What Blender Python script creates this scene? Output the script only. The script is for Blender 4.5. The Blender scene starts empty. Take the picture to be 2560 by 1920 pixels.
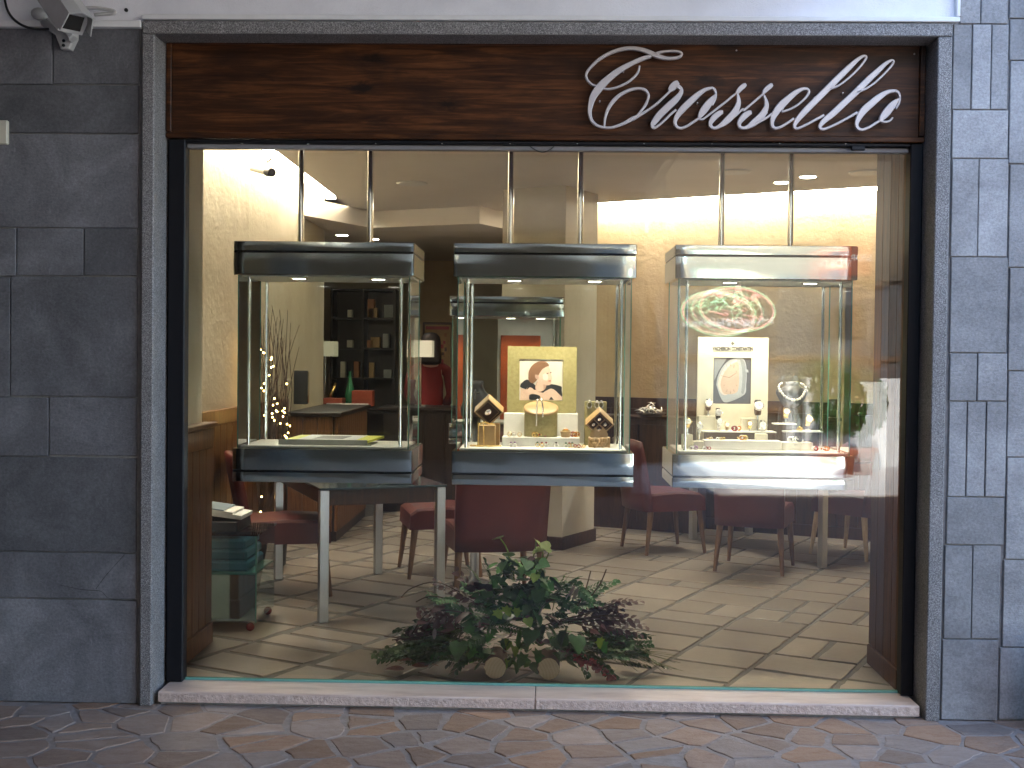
import bpy, math, random
from mathutils import Vector, Matrix
random.seed(7)
R = math.radians
S = bpy.context.scene
C = S.collection

# ------------------------------------------------------------------ camera
F, CD, YAW, PIT, ROL = 3000.0, 5.2319, R(1.603), R(1.274), R(0.649)
CAMP = Vector((0, -CD, 1.55))
_f = Vector((-math.sin(YAW)*math.cos(PIT), math.cos(YAW)*math.cos(PIT), -math.sin(PIT)))
_r0 = Vector((math.cos(YAW), math.sin(YAW), 0)); _u0 = _r0.cross(_f)
_r = _r0*math.cos(ROL) + _u0*math.sin(ROL); _u = _u0*math.cos(ROL) - _r0*math.sin(ROL)
cd = bpy.data.cameras.new('camera'); cam = bpy.data.objects.new('camera', cd); C.objects.link(cam)
cd.sensor_width = 36; cd.lens = 36*F/2560; cd.clip_start = .05; cd.clip_end = 500
m = Matrix.Identity(4)
for i in range(3): m[i][0], m[i][1], m[i][2], m[i][3] = _r[i], _u[i], -_f[i], CAMP[i]
cam.matrix_world = m
S.camera = cam

# ------------------------------------------------------------------ sky, sun, exposure
SUN_EL, SUN_ROT = R(38), R(-12)
w = bpy.data.worlds.new('World'); S.world = w; w.use_nodes = True
wn = w.node_tree.nodes; sky = wn.new('ShaderNodeTexSky'); sky.sky_type = 'NISHITA'; sky.sun_disc = False
sky.sun_elevation = SUN_EL; sky.sun_rotation = SUN_ROT; sky.ozone_density = 2.0; sky.dust_density = .8
w.node_tree.links.new(sky.outputs[0], wn['Background'].inputs[0]); wn['Background'].inputs[1].default_value = .15
sd = bpy.data.lights.new('sun', 'SUN'); so = bpy.data.objects.new('sun', sd); C.objects.link(so)
sd.energy = 5.0; sd.angle = R(.5); sd.color = (1, .95, .86)
sdir = Vector((math.sin(SUN_ROT)*math.cos(SUN_EL), math.cos(SUN_ROT)*math.cos(SUN_EL), math.sin(SUN_EL)))
so.rotation_euler = sdir.to_track_quat('Z', 'Y').to_euler()
vs = S.view_settings; vs.view_transform = 'Standard'; vs.look = 'None'; vs.exposure = 3.2; vs.gamma = 1
S.render.engine = 'CYCLES'; cy = S.cycles
cy.use_denoising = True; cy.max_bounces = 9; cy.transparent_max_bounces = 32; cy.diffuse_bounces = 4
cy.glossy_bounces = 5; cy.caustics_reflective = False; cy.caustics_refractive = False; cy.sample_clamp_indirect = 6
INT = .115     # common factor of the shop's own lamps

# ------------------------------------------------------------------ pixel -> place helpers
def ray(px, py): return (_f + _r*((px-1280)/F) - _u*((py-960)/F))
def at(px, py, Y):
    d = ray(px, py); return CAMP + d*((Y+CD)/d.y)
def gp(px, py, Z=.06):
    d = ray(px, py); return CAMP + d*((Z-1.55)/d.z)
GY = .18                                     # the plane of the shop glass
def behind(px, py, L):                       # a place in front of the glass that mirrors at this pixel
    p = at(px, py, GY+L); p.y = GY-L; return p

# ------------------------------------------------------------------ materials
MATS = {}
def lin(c): return tuple(c)+(1,) if len(c) == 3 else tuple(c)
class Mt:
    def __init__(s, name):
        s.m = bpy.data.materials.new(name); s.m.use_nodes = True; s.t = s.m.node_tree
        s.n = s.t.nodes; s.b = s.n['Principled BSDF']; MATS[name] = s.m
    def new(s, t): return s.n.new('ShaderNode'+t)
    def link(s, a, b): s.t.links.new(a, b)
    def pos(s, scale=(1, 1, 1), rotz=0, obj=False):
        mp = s.new('Mapping')
        if obj: g = s.new('TexCoord'); s.link(g.outputs['Object'], mp.inputs[0])
        else: g = s.new('NewGeometry'); s.link(g.outputs['Position'], mp.inputs[0])
        mp.inputs['Scale'].default_value = scale; mp.inputs['Rotation'].default_value = (0, 0, rotz)
        return mp.outputs[0]
    def noise(s, v, scale=5, detail=6, rough=.6, dist=0):
        n = s.new('TexNoise'); s.link(v, n.inputs['Vector']); n.inputs['Scale'].default_value = scale
        n.inputs['Detail'].default_value = detail; n.inputs['Roughness'].default_value = rough
        n.inputs['Distortion'].default_value = dist; return n.outputs['Fac']
    def ramp(s, fac, stops):
        r = s.new('ValToRGB'); s.link(fac, r.inputs[0]); e = r.color_ramp.elements
        while len(e) < len(stops): e.new(.5)
        for x, (p, c) in zip(e, stops): x.position = p; x.color = lin(c)
        return r.outputs[0]
    def mix(s, fac, a, b, mode='MIX'):
        x = s.new('MixRGB'); x.blend_type = mode
        for i, v in ((0, fac), (1, a), (2, b)):
            if isinstance(v, (int, float)): x.inputs[i].default_value = v
            elif isinstance(v, tuple): x.inputs[i].default_value = lin(v)
            else: s.link(v, x.inputs[i])
        return x.outputs[0]
    def rnd(s, col, amt, hue=.0):            # brightness of each piece varies on its own
        oi = s.new('ObjectInfo'); hs = s.new('HueSaturation'); mr = s.new('MapRange')
        s.link(oi.outputs['Random'], mr.inputs[0]); mr.inputs[3].default_value = 1-amt; mr.inputs[4].default_value = 1+amt
        s.link(mr.outputs[0], hs.inputs['Value']); s.link(col, hs.inputs['Color'])
        if hue:
            m2 = s.new('MapRange'); ma = s.new('Math'); ma.operation = 'FRACT'; mu = s.new('Math'); mu.operation = 'MULTIPLY'
            s.link(oi.outputs['Random'], mu.inputs[0]); mu.inputs[1].default_value = 7.31; s.link(mu.outputs[0], ma.inputs[0])
            s.link(ma.outputs[0], m2.inputs[0]); m2.inputs[3].default_value = .75; m2.inputs[4].default_value = .75+1.4*hue
            s.link(m2.outputs[0], hs.inputs['Saturation'])
        return hs.outputs[0]
    def bump(s, h, strength=.3, dist=.01):
        b = s.new('Bump'); b.inputs['Strength'].default_value = strength; b.inputs['Distance'].default_value = dist
        s.link(h, b.inputs['Height']); s.link(b.outputs[0], s.b.inputs['Normal'])
    def col(s, c): s.link(c, s.b.inputs['Base Color']) if not isinstance(c, tuple) else setattr(s.b.inputs['Base Color'], 'default_value', lin(c))
    def pr(s, **k):
        for a, v in k.items(): s.b.inputs[{'rough': 'Roughness', 'metal': 'Metallic', 'coat': 'Coat Weight', 'spec': 'Specular IOR Level'}[a]].default_value = v
        return s
def mottle(name, c1, c2, scale=6, rough=.6, bump=0, bscale=40, metal=0, rnd=0, stretch=(1, 1, 1), detail=7, hue=0, obj=False, bd=.01):
    t = Mt(name); v = t.pos(stretch, obj=obj); c = t.ramp(t.noise(v, scale, detail), [(.32, c1), (.68, c2)])
    if rnd: c = t.rnd(c, rnd, hue)
    t.col(c); t.pr(rough=rough, metal=metal)
    if bump: t.bump(t.noise(v, bscale, 5), bump, bd)
    return t
def plain(name, c, rough=.5, metal=0, coat=0):
    return mottle(name, tuple(x*.92 for x in c), tuple(min(1, x*1.06) for x in c), 14, rough, 0, metal=metal).pr(coat=coat)
def emis(name, c, s):
    t = Mt(name); t.b.inputs['Emission Color'].default_value = lin(c); t.b.inputs['Emission Strength'].default_value = s; t.col((.8, .8, .8)); return t

def stone(name, a, b, c, rnd, rough=.72):
    t = Mt(name); v = t.pos(); big = t.noise(v, 3.2, 8, .65, .6); fine = t.noise(v, 90, 4, .7)
    k = t.ramp(big, [(.28, a), (.5, b), (.75, c)]); k = t.mix(.45, k, t.ramp(fine, [(.3, (.25,.25,.25)), (.7, (.8,.8,.8))]), 'OVERLAY')
    sv = t.noise(t.pos((14, 14, 5)), 2.5, 6, .7, 1.5); k = t.mix(t.ramp(sv, [(.6, (0,0,0)), (.72, (.35,.35,.35))]), k, (.34, .33, .36))
    t.col(t.rnd(k, rnd)); t.pr(rough=rough)
    h = t.mix(.35, big, fine); h = t.mix(.4, h, t.noise(t.pos((3, 3, 9)), 12, 6, .7, .8)); t.bump(h, .55, .012); return t
stone('slate', (.082,.081,.087), (.132,.130,.139), (.215,.212,.225), .28)  # darker copy of the wall stone; the left side's shade is in its colour
stone('slate_lit', (.185,.178,.18), (.27,.262,.264), (.38,.37,.372), .24)  # same stone, lightened for the light falling on the right wall
mottle('mortar', (.20,.19,.185), (.28,.27,.265), 30, .95, .4, 120)
t = Mt('granite'); v = t.pos(); k = t.ramp(t.noise(v, 230, 3, .75), [(.36, (.055,.051,.050)), (.5, (.18,.17,.168)), (.66, (.43,.41,.40))])
k = t.mix(.35, k, t.ramp(t.noise(v, 4, 5), [(.3, (.3,.3,.3)), (.7, (.65,.65,.65))]), 'OVERLAY'); t.col(k); t.pr(rough=.62); t.bump(t.noise(v, 190, 3), .5, .004)
mottle('plaster_white', (.70,.69,.72), (.80,.79,.82), 4, .9, .5, 150, bd=.006)
mottle('trim_white', (.68,.67,.66), (.76,.75,.74), 9, .5)
def wood(name, stops, sc, rough, coat=0, knots=False, bs=.15, rotz=0):
    t = Mt(name); v = t.pos(sc, rotz); g = t.noise(v, 3, 9, .62, 1.1); k = t.ramp(g, stops)
    fine = t.noise(t.pos(tuple(x*7 for x in sc), rotz), 2.2, 4, .6); k = t.mix(.5, k, t.ramp(fine, [(.3, (.32,.32,.32)), (.7, (.68,.68,.68))]), 'OVERLAY')
    if knots:
        vo = t.new('TexVoronoi'); t.link(t.pos((2.1, 2, 5.2)), vo.inputs['Vector']); vo.inputs['Scale'].default_value = 1.35
        nn = t.noise(t.pos((3, 3, 10)), 3, 5, .7, .8); mth = t.new('Math'); mth.operation = 'ADD'; t.link(vo.outputs['Distance'], mth.inputs[0])
        m2 = t.new('Math'); m2.operation = 'MULTIPLY'; t.link(nn, m2.inputs[0]); m2.inputs[1].default_value = .55; t.link(m2.outputs[0], mth.inputs[1])
        k = t.mix(t.ramp(mth.outputs[0], [(.36, (.9,.9,.9)), (.52, (0,0,0))]), k, (.010, .006, .004))
        big = t.noise(t.pos((1.3, 1, 4)), 2.2, 4, .6, .5); k = t.mix(t.ramp(big, [(.45, (0,0,0)), (.7, (.75,.75,.75))]), k, (.014, .007, .0045))
    t.col(k); t.pr(rough=rough, coat=coat, spec=.22 if knots else .45); t.bump(g, bs, .004); return t
wood('fascia_wood', [(.28, (.018,.0065,.0028)), (.5, (.062,.021,.007)), (.72, (.155,.056,.017))], (.9, 14, 15), .42, knots=True)
wood('wainscot_wood', [(.25, (.07,.028,.010)), (.5, (.15,.064,.022)), (.75, (.25,.115,.042))], (16, 16, 1.0), .42)
wood('dark_wood', [(.25, (.02,.008,.004)), (.5, (.05,.02,.009)), (.75, (.085,.035,.016))], (14, 14, 1.0), .4)
wood('panel_wood', [(.25, (.035,.012,.005)), (.5, (.075,.026,.010)), (.75, (.13,.048,.018))], (14, 14, 1.0), .5).pr(spec=.2)
wood('black_wood', [(.25, (.008,.004,.003)), (.5, (.016,.008,.005)), (.75, (.03,.014,.008))], (14, 14, 1.0), .4)
wood('chair_wood', [(.25, (.12,.06,.028)), (.5, (.19,.10,.05)), (.75, (.27,.15,.075))], (20, 20, 2), .45)
wood('pale_wood', [(.25, (.42,.29,.16)), (.5, (.55,.41,.25)), (.75, (.66,.52,.34))], (20, 20, 2), .45)
mottle('letter_metal', (.55,.50,.49), (.64,.59,.58), 5, .38, 0, metal=.25)
plain('black_metal', (.008,.008,.010), .5).pr(spec=.25)
plain('strip_grey', (.22,.21,.215), .5)
plain('black_plastic', (.012,.012,.012), .45)
t = mottle('steel', (.62,.68,.68), (.70,.75,.75), 2, .085, 0, metal=1); t.bump(t.noise(t.pos((1, 1, 1)), 4, 1, .4), .04, .05)
mottle('chrome', (.78,.80,.81), (.84,.86,.86), 3, .09, metal=1)
t = Mt('brushed'); v = t.pos((90, 90, 3)); t.col(t.ramp(t.noise(v, 6, 4), [(.3, (.52,.54,.56)), (.7, (.66,.68,.70))])); t.pr(metal=1, rough=.34)
def glassmat(name, tint, ior=1.5, rough=0.0):
    t = Mt(name); t.n.remove(t.b); tr = t.new('BsdfTransparent'); tr.inputs[0].default_value = lin(tint)
    gl = t.new('BsdfGlossy'); gl.inputs[0].default_value = (1, 1, 1, 1); gl.inputs['Roughness'].default_value = rough
    fr = t.new('Fresnel'); fr.inputs[0].default_value = ior; mx = t.new('MixShader')
    t.link(fr.outputs[0], mx.inputs[0]); t.link(tr.outputs[0], mx.inputs[1]); t.link(gl.outputs[0], mx.inputs[2])
    t.link(mx.outputs[0], t.n['Material Output'].inputs[0])
glassmat('shop_glass', (.95,.975,.965), 1.52); glassmat('case_glass', (.95,.985,.97), 1.45); glassmat('blue_glass', (.80,.92,.94), 1.75)
plain('glass_edge', (.16,.38,.31), .15)
mottle('cream_rough', (.50,.43,.31), (.59,.52,.39), 2.2, .9, .3, 16, bd=.02)
mottle('ochre_plaster', (.49,.375,.225), (.60,.475,.30), 2.6, .9, .32, 22, bd=.02)
mottle('cream_plaster', (.60,.54,.42), (.68,.62,.50), 3, .9, .3, 45)
mottle('ceiling_paint', (.74,.69,.63), (.79,.74,.68), 2, .92)
mottle('column_paint', (.50,.46,.38), (.58,.54,.46), 3, .85, .2, 60)
mottle('grout', (.115,.108,.10), (.175,.165,.155), 20, .8, .3, 90)
t = Mt('flagstone'); v = t.pos((1, 1, 1), R(27)); k = t.ramp(t.noise(v, 2.2, 3, .45), [(.15, (.225,.192,.160)), (.5, (.285,.246,.208)), (.85, (.345,.302,.26))])
k = t.mix(.18, k, t.ramp(t.noise(t.pos(), 38, 3, .6), [(.25, (.3,.3,.3)), (.75, (.7,.7,.7))]), 'OVERLAY'); t.col(t.rnd(k, .17))
t.pr(rough=.30); t.bump(t.noise(v, 9, 3), .18, .008)
t = Mt('porphyry'); v = t.pos((2, 5, 1), R(-25)); k = t.ramp(t.noise(v, 4, 8, .65, .6), [(.28, (.225,.14,.10)), (.5, (.29,.195,.145)), (.74, (.355,.26,.205))])
k = t.mix(t.ramp(t.noise(t.pos(), 70, 4, .7), [(.35, (.4,.4,.4)), (.7, (0,0,0))]), k, (.36, .27, .22)); t.col(t.rnd(k, .22, .42)); t.pr(rough=.8, spec=.3); t.bump(t.noise(t.pos(), 26, 7, .7), .6, .014)
mottle('pave_mortar', (.25,.20,.172), (.345,.285,.252), 24, .95, .6, 80)
t = Mt('travertine'); k = t.ramp(t.noise(t.pos((2, 9, 22)), 2.2, 7, .6, .6), [(.28, (.50,.36,.29)), (.5, (.62,.465,.385)), (.74, (.71,.57,.485))])
t.col(k); t.pr(rough=.33); t.bump(t.noise(t.pos(), 60, 5, .7), .2, .005)
mottle('travertine_rough', (.50,.365,.30), (.74,.585,.50), 42, .9, .9, 70, bd=.012)
mottle('red_leather', (.085,.013,.010), (.12,.019,.013), 5, .42, .12, 130)
plain('white_board', (.82,.80,.76), .5); plain('cream_card', (.80,.74,.58), .55); plain('grey_card', (.40,.40,.36), .6)
plain('yellow_paper', (.72,.74,.06), .5); plain('paper', (.72,.72,.70), .5)
mottle('gold_linen', (.27,.22,.085), (.36,.31,.14), 60, .55, .2, 200); mottle('tan_leather', (.36,.22,.095), (.44,.28,.13), 20, .4); plain('brown_velvet', (.045,.022,.014), .9)
mottle('gold', (.80,.55,.18), (.90,.66,.26), 20, .16, metal=1); mottle('silver', (.82,.82,.82), (.92,.92,.92), 20, .14, metal=1)
plain('pearl', (.86,.80,.72), .18, 0, .5); plain('ruby', (.30,.01,.03), .1, 0, 1); plain('amber', (.55,.20,.03), .12, 0, 1); plain('amethyst', (.35,.2,.4), .12, 0, 1); plain('emerald', (.02,.12,.06), .1, 0, 1)
plain('dial_white', (.85,.84,.80), .3); plain('strap_dark', (.03,.025,.022), .5); plain('bust_grey', (.075,.062,.055), .4); plain('bust_dark', (.05,.045,.045), .4)
plain('skin', (.55,.33,.24), .5); plain('hair_dark', (.02,.012,.01), .55); plain('red_shirt', (.20,.012,.012), .85); plain('dark_trousers', (.03,.03,.035), .8)
plain('p_bg', (.66,.60,.52), .45); plain('p_skin', (.68,.47,.37), .45); plain('p_shade', (.50,.31,.24), .45); plain('p_hair', (.22,.11,.06), .45); plain('p_black', (.018,.02,.025), .45); plain('p_lip', (.45,.14,.12), .45); plain('p_hi', (.80,.64,.55), .45)
plain('p_dark', (.10,.10,.11), .4); plain('p_dial', (.62,.44,.33), .4); plain('p_steel', (.45,.46,.47), .4); plain('p_steel2', (.30,.31,.32), .4); plain('ink', (.06,.045,.03), .6)
plain('orange_panel', (.36,.06,.010), .4); plain('orange_box', (.30,.045,.012), .6); plain('green_bottle', (.015,.16,.06), .15); plain('poster_a', (.42,.16,.05), .5); plain('poster_b', (.50,.30,.10), .5); plain('poster_c', (.10,.05,.03), .5); plain('poster_d', (.45,.05,.05), .5)
t = emis('shade_cream', (1, .85, .5), .03)
plain('teal_cloth', (.07,.22,.27), .8); mottle('mirror', (.62,.70,.72), (.70,.76,.78), 3, .06, metal=1); plain('red_ball', (.22,.02,.015), .25); plain('beige_plastic', (.56,.52,.42), .45); plain('camera_grey', (.44,.43,.42), .42); plain('dark_lens', (.01,.012,.012), .08)
mottle('twig', (.035,.020,.013), (.075,.045,.028), 30, .85); mottle('straw', (.22,.13,.05), (.40,.26,.12), 60, .9); plain('pot_black', (.02,.018,.018), .5); plain('plate_blue', (.25,.34,.40), .3)
def leafmat(name, a, b, tr=.25):
    t = Mt(name); c = t.rnd(t.ramp(t.noise(t.pos(), 28, 4), [(.3, a), (.7, b)]), .35); t.col(c); t.pr(rough=.42)
    t.b.inputs['Subsurface Weight'].default_value = 0
leafmat('leaf_green', (.030,.14,.016), (.06,.22,.03)); leafmat('leaf_dark', (.014,.078,.016), (.032,.135,.03)); leafmat('leaf_lime', (.13,.24,.02), (.22,.33,.04))
leafmat('leaf_wine', (.050,.014,.018), (.095,.028,.03)); leafmat('leaf_red', (.22,.025,.03), (.33,.05,.045)); leafmat('leaf_fern', (.03,.08,.016), (.06,.12,.03)); leafmat('leaf_brown', (.14,.05,.03), (.2,.07,.04)); leafmat('spathe', (.20,.30,.06), (.36,.36,.14)); leafmat('leaf_grey', (.30,.24,.24), (.42,.35,.34))
leafmat('grass_blade', (.10,.14,.05), (.18,.20,.09))
mottle('bark', (.10,.06,.035), (.17,.11,.07), 30, .9, .5, 60)
t = Mt('log_end'); wv = t.new('TexWave'); wv.wave_type = 'RINGS'; wv.rings_direction = 'Y'; tc = t.new('TexCoord'); t.link(tc.outputs['Object'], wv.inputs[0]); wv.inputs['Scale'].default_value = 22; wv.inputs['Distortion'].default_value = 3
t.col(t.ramp(wv.outputs[0], [(.2, (.60,.45,.27)), (.8, (.65,.50,.31))])); t.pr(rough=.75)
plain('terracotta', (.42,.13,.07), .8); plain('white_wall', (.72,.73,.74), .85); plain('street_wood', (.085,.04,.018), .6); plain('street_render', (.085,.07,.055), .9); plain('dark_render', (.16,.12,.09), .9)
plain('street_pane', (.07,.075,.085), .2); plain('orange_sign', (.30,.06,.02), .6); plain('sign_white', (.8,.8,.78), .5)
emis('neon_green', (.03, 1, .25), 1.1); emis('neon_red', (1, .08, .07), 1.6); emis('neon_white', (.55, .65, 1), .3)
emis('cove_glow', (1, .90, .75), 55*INT); emis('downlight_glow', (1, .90, .74), 40*INT); emis('puck_glow', (1, .92, .78), 30*INT); emis('fairy_glow', (1, .55, .15), 8)

# ------------------------------------------------------------------ mesh builder
WO = {}
def off(o): return WO.get(o.name, Vector()) if o else Vector()
def tag(o, label=None, cat=None, group=None, kind=None):
    for k, v in (('label', label), ('category', cat), ('group', group), ('kind', kind)):
        if v: o[k] = v
    return o
def thing(name, label, cat, loc=(0, 0, 0), rz=0, group=None, local=False):
    o = bpy.data.objects.new(name, None); C.objects.link(o); o.location = loc; o.rotation_euler = (0, 0, rz); o.empty_display_size = .05
    WO[o.name] = Vector() if local else Vector(loc); return tag(o, label, cat, group)
class MB:
    def __init__(s): s.v = []; s.f = []; s.mi = []; s.mats = []; s.cur = 0; s.sm = []; s.smooth = False
    def mat(s, name):
        if name not in s.mats: s.mats.append(name)
        s.cur = s.mats.index(name); return s
    def add(s, vs, fs, smooth=None):
        b = len(s.v); s.v += [Vector(x) for x in vs]
        for f in fs: s.f.append([i+b for i in f]); s.mi.append(s.cur); s.sm.append(s.smooth if smooth is None else smooth)
        return s
    def box(s, a, b, ch=0):                   # corner to corner, optional chamfer
        a, b = Vector(a), Vector(b); lo = Vector(map(min, a, b)); hi = Vector(map(max, a, b))
        if not ch:
            vs = [(x, y, z) for z in (lo.z, hi.z) for y in (lo.y, hi.y) for x in (lo.x, hi.x)]
            return s.add(vs, [(0,2,3,1), (4,5,7,6), (0,1,5,4), (2,6,7,3), (0,4,6,2), (1,3,7,5)], False)
        vs = []; idx = {}
        for zi in (0, 1):
            for yi in (0, 1):
                for xi in (0, 1):
                    c = Vector(((lo, hi)[xi].x, (lo, hi)[yi].y, (lo, hi)[zi].z)); sg = (1-2*xi, 1-2*yi, 1-2*zi)
                    for ax in range(3):      # vertex on the face with normal along ax
                        p = c.copy()
                        for q in range(3):
                            if q != ax: p[q] += sg[q]*ch
                        idx[(xi, yi, zi, ax)] = len(vs); vs.append(p)
        fs = []
        def I(x, y, z, a): return idx[(x, y, z, a)]
        for k in (0, 1):
            q = [I(k,0,0,0), I(k,1,0,0), I(k,1,1,0), I(k,0,1,0)]; fs.append(q if k else q[::-1])
            q = [I(0,k,0,1), I(1,k,0,1), I(1,k,1,1), I(0,k,1,1)]; fs.append(q[::-1] if k else q)
            q = [I(0,0,k,2), I(1,0,k,2), I(1,1,k,2), I(0,1,k,2)]; fs.append(q if k else q[::-1])
        for i in (0, 1):
            for j in (0, 1):
                fs.append([I(i,j,0,0), I(i,j,1,0), I(i,j,1,1), I(i,j,0,1)])
                fs.append([I(i,0,j,0), I(i,1,j,0), I(i,1,j,2), I(i,0,j,2)])
                fs.append([I(0,i,j,1), I(1,i,j,1), I(1,i,j,2), I(0,i,j,2)])
        for x in (0, 1):
            for y in (0, 1):
                for z in (0, 1): fs.append([I(x,y,z,0), I(x,y,z,1), I(x,y,z,2)])
        return s.add(vs, fs, False)
    def prism(s, poly, a, b, axis='z', ch=0): # polygon (2D) between two levels; chamfer at level b
        n = len(poly)
        def P(u, v, t): return {'z': (u, v, t), 'y': (u, t, v), 'x': (t, u, v)}[axis]
        if ch:
            sg = 1 if b > a else -1
            ins = inset(poly, abs(ch))
            vs = [P(u, v, a) for u, v in poly]+[P(u, v, b-sg*abs(ch)) for u, v in poly]+[P(u, v, b) for u, v in ins]
            fs = [list(range(n))[::-1], [2*n+i for i in range(n)]]
            for L in (0, 1):
                for i in range(n): j = (i+1) % n; fs.append([L*n+i, L*n+j, (L+1)*n+j, (L+1)*n+i])
        else:
            vs = [P(u, v, a) for u, v in poly]+[P(u, v, b) for u, v in poly]
            fs = [list(range(n))[::-1], [n+i for i in range(n)]]
            for i in range(n): j = (i+1) % n; fs.append([i, j, n+j, n+i])
        return s.add(vs, fs, False)
    def cyl(s, p0, p1, r0, r1=None, n=12, caps=True):
        r1 = r0 if r1 is None else r1; p0, p1 = Vector(p0), Vector(p1); d = (p1-p0).normalized()
        a = d.orthogonal().normalized(); b = d.cross(a); vs = []
        for p, r in ((p0, r0), (p1, r1)):
            for i in range(n): th = 2*math.pi*i/n; vs.append(p+(a*math.cos(th)+b*math.sin(th))*r)
        s.add(vs, [(i, (i+1) % n, n+(i+1) % n, n+i) for i in range(n)], True)
        if caps: s.add(vs[:n], [list(range(n))[::-1]], False); s.add(vs[n:], [list(range(n))], False)
        return s
    def tube(s, path, r, n=8, closed=False):
        path = [Vector(p) for p in path]; m = len(path); vs = []; prev = None
        for i, p in enumerate(path):
            if closed: d = path[(i+1) % m]-path[i-1]
            else: d = path[min(i+1, m-1)]-path[max(i-1, 0)]
            d.normalize()
            if prev is None: a = d.orthogonal().normalized()
            else:
                a = prev-d*prev.dot(d); a = a.normalized() if a.length > 1e-6 else d.orthogonal().normalized()
            prev = a; b = d.cross(a); rr = r[i] if isinstance(r, (list, tuple)) else r
            for k in range(n): th = 2*math.pi*k/n; vs.append(p+(a*math.cos(th)+b*math.sin(th))*rr)
        fs = []
        for i in range(m if closed else m-1):
            j = (i+1) % m
            for k in range(n): l = (k+1) % n; fs.append((i*n+k, i*n+l, j*n+l, j*n+k))
        if not closed: fs += [list(range(n))[::-1], [(m-1)*n+k for k in range(n)]]
        return s.add(vs, fs, True)
    def ball(s, c, r, n=10, sc=(1, 1, 1), rings=None):
        rings = rings or max(4, n//2+1); c = Vector(c); vs = [c+Vector((0, 0, r*sc[2]))]
        for i in range(1, rings):
            ph = math.pi*i/rings
            for k in range(n): th = 2*math.pi*k/n; vs.append(c+Vector((math.sin(ph)*math.cos(th)*r*sc[0], math.sin(ph)*math.sin(th)*r*sc[1], math.cos(ph)*r*sc[2])))
        vs.append(c-Vector((0, 0, r*sc[2]))); L = len(vs)-1; fs = [(0, 1+k, 1+(k+1) % n) for k in range(n)]
        for i in range(rings-2):
            for k in range(n): l = (k+1) % n; fs.append((1+i*n+k, 1+(i+1)*n+k, 1+(i+1)*n+l, 1+i*n+l))
        b = 1+(rings-2)*n; fs += [(b+k, L, b+(k+1) % n) for k in range(n)]
        return s.add(vs, fs, True)
    def lathe(s, prof, c=(0, 0, 0), n=20, sc=(1, 1)):
        c = Vector(c); vs = []
        for r, z in prof:
            for k in range(n): th = 2*math.pi*k/n; vs.append(c+Vector((r*math.cos(th)*sc[0], r*math.sin(th)*sc[1], z)))
        fs = [(i*n+k, i*n+(k+1) % n, (i+1)*n+(k+1) % n, (i+1)*n+k) for i in range(len(prof)-1) for k in range(n)]
        fs += [list(range(n))[::-1], [(len(prof)-1)*n+k for k in range(n)]]
        return s.add(vs, fs, True)
    def xf(s, M): s.v = [M @ v for v in s.v]; return s
    def mesh(s, name, o=Vector()):
        me = bpy.data.meshes.new(name); me.from_pydata([tuple(v-o) for v in s.v], [], s.f)
        for k in s.mats: me.materials.append(MATS[k])
        me.polygons.foreach_set('material_index', s.mi); me.polygons.foreach_set('use_smooth', s.sm); me.update(); return me
    def build(s, name, parent=None, loc=None, **k):
        o0 = off(parent) if parent else Vector(loc or (0, 0, 0))
        o = bpy.data.objects.new(name, s.mesh(name, o0)); C.objects.link(o)
        if parent: o.parent = parent
        else: o.location = o0
        WO[o.name] = o0; return tag(o, **k)
def mb(mat): return MB().mat(mat)
def inset(poly, d):
    n = len(poly); P = [Vector((p[0], p[1])) for p in poly]
    ar = sum(P[i].x*P[(i+1) % n].y-P[(i+1) % n].x*P[i].y for i in range(n)); sg = 1 if ar > 0 else -1; out = []
    for i in range(n):
        a, b, c = P[i-1], P[i], P[(i+1) % n]; e1 = (b-a).normalized(); e2 = (c-b).normalized()
        n1 = Vector((-e1.y, e1.x))*sg; n2 = Vector((-e2.y, e2.x))*sg; k = n1+n2; q = max(.35, 1+n1.dot(n2))
        out.append(tuple(b+k*(d/q)))
    return out
def inst(me, name, parent, M, **k):
    o = bpy.data.objects.new(name, me); C.objects.link(o); o.parent = parent; o.matrix_local = Matrix.Translation(-off(parent)) @ M if parent else M
    return tag(o, **k)
def light(kind, name, loc, target, power, color, parent=None, **k):
    l = bpy.data.lights.new(name, kind); l.energy = power; l.color = color
    for a, v in k.items(): setattr(l, a, v)
    o = bpy.data.objects.new(name, l); C.objects.link(o); loc = Vector(loc)
    o.rotation_euler = (Vector(target)-loc).to_track_quat('-Z', 'Y').to_euler()
    if parent: o.parent = parent; o.location = loc-off(parent)
    else: o.location = loc
    return o
def catmull(pts, sub=6):
    out = []; n = len(pts)
    for i in range(n-1):
        p0, p1, p2, p3 = pts[max(i-1, 0)], pts[i], pts[i+1], pts[min(i+2, n-1)]
        for k in range(sub):
            t = k/sub; out.append(tuple(.5*((2*b)+(-a+c)*t+(2*a-5*b+4*c-d)*t*t+(-a+3*b-3*c+d)*t**3) for a, b, c, d in zip(p0, p1, p2, p3)))
    out.append(tuple(pts[-1])); return out

FZ = .06                                   # shop floor level
CZ = 2.88                                  # shop ceiling
WARM = (1, .92, .80)
XL, XR, ZT = at(352, 900, -.04).x, at(2366, 900, -.04).x, 2.994     # outer edges of the granite surround
E1 = Vector((math.cos(R(27)), -math.sin(R(27)), 0)); E2 = Vector((math.sin(R(27)), math.cos(R(27)), 0))

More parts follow.
